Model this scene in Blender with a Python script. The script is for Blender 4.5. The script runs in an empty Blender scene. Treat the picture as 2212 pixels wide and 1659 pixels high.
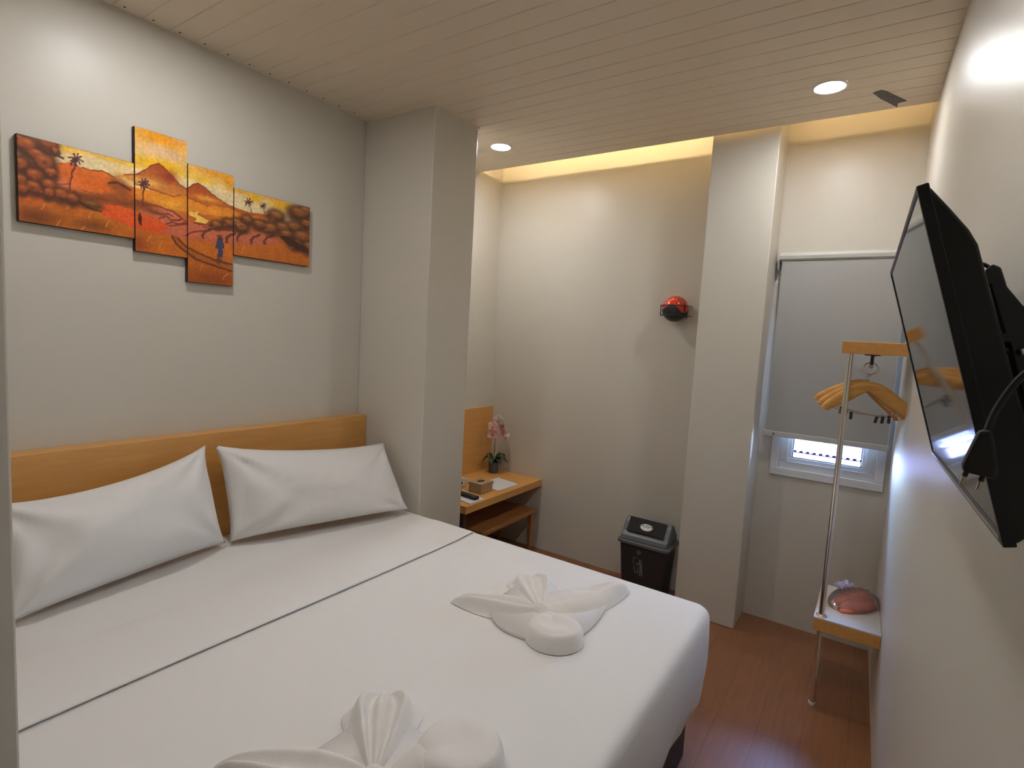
import bpy, bmesh, math, random
import numpy as np
from mathutils import Vector, Matrix, noise
PI = math.pi
random.seed(4)
col = bpy.context.scene.collection

LAMP, LED, SKY, EXPO, PAINTGAIN = 228, 140, 85, 0, .98
# ------------------------------------------------------------------ materials
MATS = {}
def mat(name, color, rough=.5, metal=0, spec=.5, bump=None, noise_amt=0, noise_scale=8, coat=0, emit=None, emit_s=0, alpha=1, trans=0, sheen=0):
    if name in MATS: return MATS[name]
    m = bpy.data.materials.new(name); m.use_nodes = True
    nt = m.node_tree; b = nt.nodes['Principled BSDF']
    b.inputs['Base Color'].default_value = (*color, 1)
    b.inputs['Roughness'].default_value = rough
    b.inputs['Metallic'].default_value = metal
    b.inputs['Specular IOR Level'].default_value = spec
    b.inputs['Coat Weight'].default_value = coat
    b.inputs['Alpha'].default_value = alpha
    b.inputs['Transmission Weight'].default_value = trans
    b.inputs['Sheen Weight'].default_value = sheen
    if emit:
        b.inputs['Emission Color'].default_value = (*emit, 1)
        b.inputs['Emission Strength'].default_value = emit_s
    tc = nt.nodes.new('ShaderNodeTexCoord')
    if noise_amt:
        n = nt.nodes.new('ShaderNodeTexNoise'); n.inputs['Scale'].default_value = noise_scale; n.inputs['Detail'].default_value = 4
        nt.links.new(tc.outputs['Object'], n.inputs['Vector'])
        r = nt.nodes.new('ShaderNodeMapRange'); r.inputs['To Min'].default_value = 1-noise_amt; r.inputs['To Max'].default_value = 1+noise_amt
        nt.links.new(n.outputs['Fac'], r.inputs['Value'])
        mx = nt.nodes.new('ShaderNodeMix'); mx.data_type = 'RGBA'; mx.blend_type = 'MULTIPLY'; mx.inputs['Factor'].default_value = 1
        mx.inputs[6].default_value = (*color, 1)
        nt.links.new(r.outputs['Result'], mx.inputs[7])
        nt.links.new(mx.outputs[2], b.inputs['Base Color'])
    if bump:
        sc, st, dist = bump
        n = nt.nodes.new('ShaderNodeTexNoise'); n.inputs['Scale'].default_value = sc; n.inputs['Detail'].default_value = 5
        nt.links.new(tc.outputs['Object'], n.inputs['Vector'])
        bp = nt.nodes.new('ShaderNodeBump'); bp.inputs['Strength'].default_value = st; bp.inputs['Distance'].default_value = dist
        nt.links.new(n.outputs['Fac'], bp.inputs['Height']); nt.links.new(bp.outputs['Normal'], b.inputs['Normal'])
    MATS[name] = m
    return m

def wood_mat(name, c1, c2, rough=.35, scale=(1, 12, 12), ang=0):
    if name in MATS: return MATS[name]
    m = mat(name, c1, rough); nt = m.node_tree; b = nt.nodes['Principled BSDF']
    tc = nt.nodes['Texture Coordinate']
    mp = nt.nodes.new('ShaderNodeMapping'); mp.inputs['Scale'].default_value = scale; mp.inputs['Rotation'].default_value = (0, 0, ang)
    n = nt.nodes.new('ShaderNodeTexNoise'); n.inputs['Scale'].default_value = 5; n.inputs['Detail'].default_value = 6; n.inputs['Distortion'].default_value = .6
    r = nt.nodes.new('ShaderNodeValToRGB')
    r.color_ramp.elements[0].position = .35; r.color_ramp.elements[0].color = (*c1, 1)
    r.color_ramp.elements[1].position = .7; r.color_ramp.elements[1].color = (*c2, 1)
    nt.links.new(tc.outputs['Object'], mp.inputs['Vector']); nt.links.new(mp.outputs['Vector'], n.inputs['Vector'])
    nt.links.new(n.outputs['Fac'], r.inputs['Fac']); nt.links.new(r.outputs['Color'], b.inputs['Base Color'])
    return m

M_wall = mat('wall_paint', (.60, .565, .495), .38, spec=.36, bump=(90, .05, .002))
M_ceil = mat('ceiling_panel', (.74, .635, .50), .45)
M_white = mat('white_plastic', (.72, .72, .70), .4)
M_sheet = mat('white_sheet', (.79, .775, .76), .85, spec=.2, bump=(420, .12, .001), sheen=.2)
M_pill = mat('pillow_cotton', (.79, .775, .76), .85, spec=.2, bump=(14, .22, .008), sheen=.2)
M_towel = mat('towel_terry', (.80, .77, .74), .95, spec=.1, bump=(260, .5, .002), sheen=.4)
M_wood = wood_mat('honey_wood', (.63, .31, .085), (.69, .36, .11), .38, (1, 9, 9))
M_woodd = wood_mat('brown_wood', (.33, .14, .045), (.40, .18, .06), .35, (1, 9, 9))
M_beech = wood_mat('beech_hanger', (.55, .27, .06), (.66, .35, .09), .35, (9, 1, 9))
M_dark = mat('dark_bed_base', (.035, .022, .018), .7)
M_black = mat('black_plastic', (.012, .012, .013), .42)
M_blackm = mat('black_metal', (.014, .014, .016), .38, spec=.6)
M_screen = mat('tv_screen', (.010, .010, .012), .05, spec=.42)
M_chrome = mat('chrome', (.75, .73, .70), .14, metal=1)
M_brass = mat('metal_pin', (.62, .55, .42), .3, metal=1)
M_red = mat('fire_red', (.62, .035, .012), .16, coat=.7)
M_binbody = mat('bin_charcoal', (.022, .022, .026), .42)
M_binlid = mat('bin_grey', (.11, .12, .13), .38)
M_binflap = mat('bin_flap', (.010, .008, .008), .6, spec=.25)
M_binmark = mat('bin_mark', (.16, .16, .17), .6)
M_label = mat('label_white', (.70, .70, .68), .5)
M_kraft = mat('kraft_card', (.40, .27, .15), .8, noise_amt=.06, noise_scale=60)
M_hole = mat('slot_dark', (.03, .018, .012), .8)
M_paper = mat('paper', (.70, .70, .74), .7)
M_pot = mat('grey_pot', (.085, .085, .095), .6)
M_leaf = mat('orchid_leaf', (.018, .05, .014), .4, noise_amt=.2, noise_scale=30)
M_petal = mat('orchid_petal', (.68, .42, .38), .6, noise_amt=.08, noise_scale=40)
M_petalw = mat('orchid_petal_pale', (.74, .66, .62), .6)
M_lip = mat('orchid_lip', (.42, .07, .09), .5)
M_stem = mat('orchid_stem', (.10, .12, .04), .5)
M_blind = mat('blind_fabric', (.40, .40, .395), .85, spec=.15, bump=(500, .15, .001))
M_blindw = mat('blind_rail', (.52, .52, .49), .45)
M_frame = mat('upvc_frame', (.70, .71, .72), .3)
M_gasket = mat('gasket', (.03, .03, .035), .6)
M_stick = mat('dark_sticker', (.10, .085, .08), .6, noise_amt=.8, noise_scale=70)
M_cside = mat('canvas_edge', (.035, .018, .014), .8)
M_slip = mat('slipper_foam', (.86, .25, .15), .5)
M_benchtop = mat('bench_laminate', (.62, .57, .50), .35)
M_roof = mat('roof_sheet', (.060, .045, .075), .8, spec=.1)
M_gapshade = mat('roof_gap_shade', (.0015, .001, .003), .9, spec=0)  # near-black colour carries the shade inside the roof gaps

def glass_mat(name, tint=(1, 1, 1), gloss=.08, rough=.02):
    m = bpy.data.materials.new(name); m.use_nodes = True; nt = m.node_tree
    nt.nodes.remove(nt.nodes['Principled BSDF']); out = nt.nodes['Material Output']
    t = nt.nodes.new('ShaderNodeBsdfTransparent'); t.inputs['Color'].default_value = (*tint, 1)
    g = nt.nodes.new('ShaderNodeBsdfGlossy'); g.inputs['Roughness'].default_value = rough
    f = nt.nodes.new('ShaderNodeFresnel'); f.inputs['IOR'].default_value = 1.45
    a = nt.nodes.new('ShaderNodeMath'); a.operation = 'ADD'; a.inputs[1].default_value = gloss
    mx = nt.nodes.new('ShaderNodeMixShader')
    nt.links.new(f.outputs[0], a.inputs[0]); nt.links.new(a.outputs[0], mx.inputs[0])
    nt.links.new(t.outputs[0], mx.inputs[1]); nt.links.new(g.outputs[0], mx.inputs[2]); nt.links.new(mx.outputs[0], out.inputs['Surface'])
    return m
M_glass = glass_mat('window_glass', gloss=0)
M_wrap = glass_mat('plastic_wrap', (.97, .96, 1), .20, .07)

def emis(name, color, s):
    m = bpy.data.materials.new(name); m.use_nodes = True; nt = m.node_tree
    nt.nodes.remove(nt.nodes['Principled BSDF'])
    e = nt.nodes.new('ShaderNodeEmission'); e.inputs['Color'].default_value = (*color, 1); e.inputs['Strength'].default_value = s
    nt.links.new(e.outputs[0], nt.nodes['Material Output'].inputs['Surface'])
    return m
M_lamp = emis('lamp_diffuser', (1, .99, .985), LAMP)
M_led = emis('warm_led', (1, .72, .36), LED)
M_led2 = emis('warm_led_far', (1, .68, .30), LED*.35)
M_crumple = mat('crumpled_plastic', (.42, .40, .62), .12, spec=.9, coat=.5)

# floor: brown laminate planks
def floor_mat():
    m = mat('laminate_floor', (.23, .085, .03), .42, spec=.5); nt = m.node_tree; b = nt.nodes['Principled BSDF']; tc = nt.nodes['Texture Coordinate']
    br = nt.nodes.new('ShaderNodeTexBrick'); br.inputs['Scale'].default_value = 1
    br.inputs['Brick Width'].default_value = 1.2; br.inputs['Row Height'].default_value = .16; br.inputs['Mortar Size'].default_value = .0015
    br.inputs['Color1'].default_value = (.245, .100, .042, 1); br.inputs['Color2'].default_value = (.225, .092, .039, 1); br.inputs['Mortar'].default_value = (.17, .07, .03, 1)
    mp = nt.nodes.new('ShaderNodeMapping'); mp.inputs['Scale'].default_value = (1.5, 14, 1)
    n = nt.nodes.new('ShaderNodeTexNoise'); n.inputs['Scale'].default_value = 4; n.inputs['Detail'].default_value = 6
    r = nt.nodes.new('ShaderNodeMapRange'); r.inputs['To Min'].default_value = .72; r.inputs['To Max'].default_value = 1.25
    mx = nt.nodes.new('ShaderNodeMix'); mx.data_type = 'RGBA'; mx.blend_type = 'MULTIPLY'; mx.inputs['Factor'].default_value = 1
    L = nt.links.new
    L(tc.outputs['Object'], br.inputs['Vector']); L(tc.outputs['Object'], mp.inputs['Vector']); L(mp.outputs['Vector'], n.inputs['Vector'])
    L(n.outputs['Fac'], r.inputs['Value']); L(br.outputs['Color'], mx.inputs[6]); L(r.outputs['Result'], mx.inputs[7]); L(mx.outputs[2], b.inputs['Base Color'])
    return m
M_floor = floor_mat()

# ------------------------------------------------------------------ mesh helpers
def link(name, bm, m, parent=None, smooth=False, bevel=0, seg=2, subsurf=0, loc=None, auto=None):
    me = bpy.data.meshes.new(name)
    bmesh.ops.recalc_face_normals(bm, faces=bm.faces)
    bm.to_mesh(me); bm.free()
    ms = m if isinstance(m, (list, tuple)) else [m]
    for x in ms: me.materials.append(x)
    if smooth or auto:
        for p in me.polygons: p.use_smooth = True
    o = bpy.data.objects.new(name, me); col.objects.link(o)
    if loc: o.location = loc
    if parent: o.parent = parent
    if bevel:
        b = o.modifiers.new('bevel', 'BEVEL'); b.width = bevel; b.segments = seg; b.limit_method = 'ANGLE'; b.angle_limit = .6
    if subsurf:
        s = o.modifiers.new('sub', 'SUBSURF'); s.levels = subsurf; s.render_levels = subsurf
    if auto:
        me.set_sharp_from_angle(angle=auto)
    return o

def box(bm, x0, x1, y0, y1, z0, z1, mi=0):
    vs = [bm.verts.new((x, y, z)) for x in (x0, x1) for y in (y0, y1) for z in (z0, z1)]
    for f in ((0, 1, 3, 2), (4, 6, 7, 5), (0, 4, 5, 1), (2, 3, 7, 6), (0, 2, 6, 4), (1, 5, 7, 3)):
        fc = bm.faces.new([vs[i] for i in f]); fc.material_index = mi
    return vs

def cyl(bm, p, q, r, n=20, r2=None, cap=True, mi=0):
    p = Vector(p); q = Vector(q); d = (q-p).normalized()
    a = d.orthogonal().normalized(); b = d.cross(a); r2 = r if r2 is None else r2
    A = [bm.verts.new(p+(a*math.cos(2*PI*i/n)+b*math.sin(2*PI*i/n))*r) for i in range(n)]
    B = [bm.verts.new(q+(a*math.cos(2*PI*i/n)+b*math.sin(2*PI*i/n))*r2) for i in range(n)]
    for i in range(n):
        f = bm.faces.new((A[i], A[(i+1) % n], B[(i+1) % n], B[i])); f.material_index = mi
    if cap:
        for c in (A, B):
            f = bm.faces.new(c); f.material_index = mi

def tube(bm, pts, r, n=10, closed=False, mi=0):
    P = [Vector(p) for p in pts]; N = len(P); rings = []; ref = None
    for i, p in enumerate(P):
        if closed: t = (P[(i+1) % N]-P[i-1]).normalized()
        else: t = (P[min(i+1, N-1)]-P[max(i-1, 0)]).normalized()
        if ref is None: ref = t.orthogonal().normalized()
        ref = (ref-t*ref.dot(t)).normalized(); b = t.cross(ref)
        rr = r[i] if isinstance(r, (list, tuple)) else r
        rings.append([bm.verts.new(p+(ref*math.cos(2*PI*k/n)+b*math.sin(2*PI*k/n))*rr) for k in range(n)])
    for i in range(N if closed else N-1):
        A = rings[i]; B = rings[(i+1) % N]
        off = 0
        if closed and i == N-1:
            off = min(range(n), key=lambda o: (A[0].co-B[o].co).length)
        for k in range(n):
            f = bm.faces.new((A[k], A[(k+1) % n], B[(k+1+off) % n], B[(k+off) % n])); f.material_index = mi
    if not closed:
        for c in (rings[0], rings[-1]):
            f = bm.faces.new(c); f.material_index = mi

def smooth_path(pts, k=6):
    P = [Vector(p) for p in pts]; out = []
    for i in range(len(P)-1):
        p0 = P[max(i-1, 0)]; p1 = P[i]; p2 = P[i+1]; p3 = P[min(i+2, len(P)-1)]
        for j in range(k):
            t = j/k
            out.append(.5*((2*p1)+(p2-p0)*t+(2*p0-5*p1+4*p2-p3)*t*t+(3*p1-p0-3*p2+p3)*t**3))
    out.append(P[-1]); return out

def lathe(bm, prof, c=(0, 0, 0), n=32, mi=0):
    c = Vector(c); rings = []
    for r, z in prof:
        if r < 1e-6: rings.append([bm.verts.new(c+Vector((0, 0, z)))])
        else: rings.append([bm.verts.new(c+Vector((r*math.cos(2*PI*i/n), r*math.sin(2*PI*i/n), z))) for i in range(n)])
    for A, B in zip(rings, rings[1:]):
        for i in range(n):
            a = A[i % len(A)], A[(i+1) % len(A)], B[(i+1) % len(B)], B[i % len(B)]
            v = list(dict.fromkeys(a))
            if len(v) > 2:
                f = bm.faces.new(v); f.material_index = mi

def prism(bm, pts, vec, mi=0):
    """closed polygon (3D points) extruded along vec"""
    v = Vector(vec)
    A = [bm.verts.new(p) for p in pts]; B = [bm.verts.new(Vector(p)+v) for p in pts]
    n = len(pts)
    for i in range(n):
        f = bm.faces.new((A[i], A[(i+1) % n], B[(i+1) % n], B[i])); f.material_index = mi
    for c in (A, B):
        f = bm.faces.new(c); f.material_index = mi

def grid(bm, nu, nv, fn, mi=0):
    V = [[bm.verts.new(fn(i/nu, j/nv)) for j in range(nv+1)] for i in range(nu+1)]
    for i in range(nu):
        for j in range(nv):
            f = bm.faces.new((V[i][j], V[i+1][j], V[i+1][j+1], V[i][j+1])); f.material_index = mi
    return V

def thing(name, label, cat, loc=(0, 0, 0), group=None):
    o = bpy.data.objects.new(name, None); col.objects.link(o); o.empty_display_size = .1
    o.location = loc; o['label'] = label; o['category'] = cat
    if group: o['group'] = group
    return o
def tag(o, label, cat, group=None):
    o['label'] = label; o['category'] = cat
    if group: o['group'] = group
    return o
def struct(o): o['kind'] = 'structure'; return o
def part(name, bm, m, parent, **k):
    lab = k.pop('label', None)
    o = link(name, bm, m, **k)
    o.parent = parent
    if parent.parent is None: o.matrix_parent_inverse = Matrix.Translation(-Vector(parent.location))
    if lab: o['label'] = lab
    return o
B = bmesh.new
H = 2.76
XC0, XC1, YC = 2.121, 2.48, -.525       # column
XE, XP, XB = 3.169, 3.198, 3.456        # ceiling edge, pier face, far wall
YP0, YP1 = -1.630, -1.977
def yC(x): return -2.622-.028*(3.3-x)   # right-hand wall, very slightly out of square

# ------------------------------------------------------------------ room shell
bm = B(); box(bm, -1.4, 3.60, -3.1, .12, -.05, 0); struct(link('floor', bm, M_floor))
bm = B(); box(bm, -1.4, 3.60, 0, .12, 0, 3.05); struct(link('wall_left', bm, M_wall))
bm = B(); box(bm, XC0, XC1, YC, 0, 0, H); struct(link('wall_column', bm, M_wall, bevel=.006))
bm = B(); box(bm, XP, XB, YP1, YP0, 0, 3.0); struct(link('wall_pier', bm, M_wall, bevel=.006))
bm = B()
prism(bm, [(-1.4, yC(-1.4), 0), (3.60, yC(3.60), 0), (3.60, -3.0, 0), (-1.4, -3.0, 0)], (0, 0, 3.05)); struct(link('wall_right', bm, M_wall))
bm = B(); box(bm, -1.4, -1.3, -3.0, 0, 0, 3.05); struct(link('wall_back', bm, M_wall))
bm = B(); box(bm, .12, .252, -1.42, 0, 0, H); struct(link('wall_entry', bm, M_wall, bevel=.004))
# far wall with its window opening
WY0, WY1, WZ0, WZ1 = -2.545, -2.095, .925, 1.86
bm = B()
box(bm, XB, 3.58, WY1, 0, 0, 3.05); box(bm, XB, 3.58, -2.9, WY0, 0, 3.05)
box(bm, XB, 3.58, WY0, WY1, 0, WZ0); box(bm, XB, 3.58, WY0, WY1, WZ1, 3.05)
struct(link('wall_far', bm, M_wall))
# ceiling slab clad in narrow boards, open light cove along the far edge
bm = B()
P = .0985; g = .0035; x = -1.4
edges = []
xs = sorted([XE-.004-P*k for k in range(0, 47)])
prev = -1.4
zt = H+.012
def slab_profile():
    pts = []
    for xg in xs:
        if xg-g < -1.38 or xg > XE-.01: continue
        pts += [(xg-g, H), (xg-g*.5, H+.003), (xg+g*.5, H+.003), (xg+g, H)]
    return [(-1.4, H)]+pts+[(XE, H), (XE, zt), (-1.4, zt)]
prof = slab_profile()
prism(bm, [(a, 0, z) for a, z in prof], (0, -2.9, 0))
for i in range(20):       # fixing dimples next to the left wall
    xx = .93+i*P
    if xx < 2.05: cyl(bm, (xx, -.03, H-.0006), (xx, -.03, H+.001), .0045, 8, mi=1)
struct(link('ceiling', bm, [M_ceil, M_hole]))
bm = B(); box(bm, -1.4, 3.60, -3.0, .12, 3.0, 3.06); struct(link('ceiling_cove', bm, M_wall))
# thin trim round the column head
bm = B()
box(bm, XC0-.006, XC0, YC-.006, 0, H-.012, H); box(bm, XC0, XC1+.006, YC-.006, YC, H-.012, H)
struct(link('trim_1', bm, M_ceil))

# ------------------------------------------------------------------ cove light and ceiling lights
bm = B(); box(bm, XE-.115, XE-.100, -1.95, -.06, zt+.001, zt+.008)
o = link('led_strip', bm, M_led); tag(o, 'warm LED strip hidden on top of the ceiling edge over the desk corner', 'light strip')
bm = B(); box(bm, XE-.115, XE-.100, -2.60, -1.97, zt+.001, zt+.008)
o = link('led_strip', bm, M_led2); tag(o, 'warm LED strip hidden on top of the ceiling edge over the window', 'light strip')
def downlight(x, y, label, r=.058):
    t = thing('ceiling_light', label, 'ceiling light', (x, y, H), 'recessed ceiling lights')
    bm = B(); lathe(bm, [(r, -.001), (r+.001, -.004), (r+.008, -.005), (r+.012, -.002), (r+.012, 0)], (x, y, H), 40); part('rim', bm, M_white, t, smooth=True)
    bm = B(); lathe(bm, [(0, -.0035), (r, -.0035), (r, -.001), (0, -.001)], (x, y, H), 40); part('diffuser', bm, M_lamp, t)
downlight(2.798, -.453, 'round glowing ceiling light nearest the column, over the desk corner')
downlight(2.800, -2.225, 'glowing ceiling light beside the dark sticker, in front of the window')
downlight(.955, -.60, 'glowing ceiling light above the headboard side of the bed')
downlight(.955, -2.22, 'unseen ceiling light above the television, added for the lighting')  # unseen lamp, added because the room needs its light
# sticker on the ceiling
bm = B()
d = Vector((.209, -.106)).normalized(); n = Vector((-d.y, d.x)); c0 = Vector((2.936, -2.395))
w = .026
pts = [c0-n*w*.7, c0+d*.03-n*w*1.0, c0+d*.195-n*w*1.05, c0+d*.188+n*w*.2, c0+d*.232+n*w*1.15, c0+d*.08+n*w*1.0, c0+n*w*.6]
prism(bm, [(p.x, p.y, H) for p in pts], (0, 0, -.0025))
tag(link('sticker', bm, M_stick), 'small dark grey sticker with a notched end on the ceiling beside the light', 'sticker')

# ------------------------------------------------------------------ window, blind, world outside
win = bpy.data.objects.new('window_1', None); col.objects.link(win); win['kind'] = 'structure'; win.location = (XB, -2.32, .88)
def ring(bm, x0, x1, ya, yb, za, zb, w):
    box(bm, x0, x1, ya, yb, za, za+w); box(bm, x0, x1, ya, yb, zb-w, zb)
    box(bm, x0, x1, ya, ya+w, za+w, zb-w); box(bm, x0, x1, yb-w, yb, za+w, zb-w)
bm = B(); ring(bm, XB-.012, XB+.01, -2.598, -2.045, .879, 1.91, .045)
part('window_trim', bm, M_frame, win, bevel=.003)
bm = B(); ring(bm, XB-.002, XB+.05, -2.553, -2.090, .924, 1.865, .042)
part('window_frame', bm, M_frame, win, bevel=.003)
bm = B(); ring(bm, XB+.012, XB+.042, -2.511, -2.132, .966, 1.823, .020)
part('sash', bm, M_frame, win, bevel=.002)
bm = B(); ring(bm, XB+.024, XB+.034, -2.491, -2.152, .986, 1.803, .005)
part('gasket', bm, M_gasket, win)
bm = B(); box(bm, XB+.027, XB+.031, -2.487, -2.156, .990, 1.799)
part('pane', bm, M_glass, win)

t = thing('roller_blind', 'grey roller blind pulled most of the way down over the small window', 'blind', (3.42, -2.3, 2.12))
BY0, BY1 = -2.606, -1.999
bm = B()
pr = [(3.452, 2.10), (3.40, 2.10), (3.388, 2.108), (3.385, 2.125), (3.392, 2.14), (3.41, 2.147), (3.452, 2.147)]
prism(bm, [(a, BY0, z) for a, z in pr], (0, BY1-BY0, 0)); part('cassette', bm, M_blindw, t, auto=.5)
bm = B(); cyl(bm, (3.42, BY0+.01, 2.095), (3.42, BY1-.012, 2.095), .017, 18); part('roller', bm, M_blind, t, auto=.6)
bm = B(); box(bm, 3.4, 3.4012, BY0+.012, BY1-.014, 1.13, 2.098); part('fabric', bm, M_blind, t)
bm = B(); box(bm, 3.394, 3.407, BY0+.004, BY1-.002, 1.108, 1.137); part('bottom_rail', bm, M_blindw, t, bevel=.003)
bm = B(); cyl(bm, (3.3925, -2.055, 1.122), (3.395, -2.055, 1.122), .0055, 10); part('rail_screw', bm, M_gasket, t)
bm = B(); prism(bm, [(3.455, BY1, 2.147), (3.39, BY1, 2.147), (3.386, BY1, 2.10), (3.40, BY1, 2.055), (3.43, BY1, 2.045), (3.455, BY1, 2.06)], (0, .006, 0))
part('end_bracket', bm, M_blindw, t)

# neighbouring corrugated roof seen through the glass
bm = B()
x0, x1, ze = 8.5, 15.0, .17
NC = 75
def rf(u, v):
    y = -5.4+6.0*u; x = x0+(x1-x0)*v
    return (x, y, ze+.035+.03*(x-x0)+.022*math.cos(2*PI*u*NC))
grid(bm, NC*6, 1, rf)
o = link('neighbouring_roof', bm, M_roof); tag(o, 'pinkish corrugated roof of the neighbouring building outside the window', 'roof')
bm = B(); box(bm, x0+.03, x0+.10, -5.4, .6, -2.5, ze); part('fascia', bm, M_roof, o)
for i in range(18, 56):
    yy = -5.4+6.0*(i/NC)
    bm = B(); prism(bm, [(x0+.005, yy+.026*math.cos(a), ze+.012+.022*math.sin(a)*(1 if math.sin(a) > 0 else .4)) for a in [k*2*PI/10 for k in range(10)]], (.05, 0, 0)); part('ridge_gap_shade', bm, M_gapshade, o)  # solid dark plugs painted as the shade under each ridge

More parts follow.
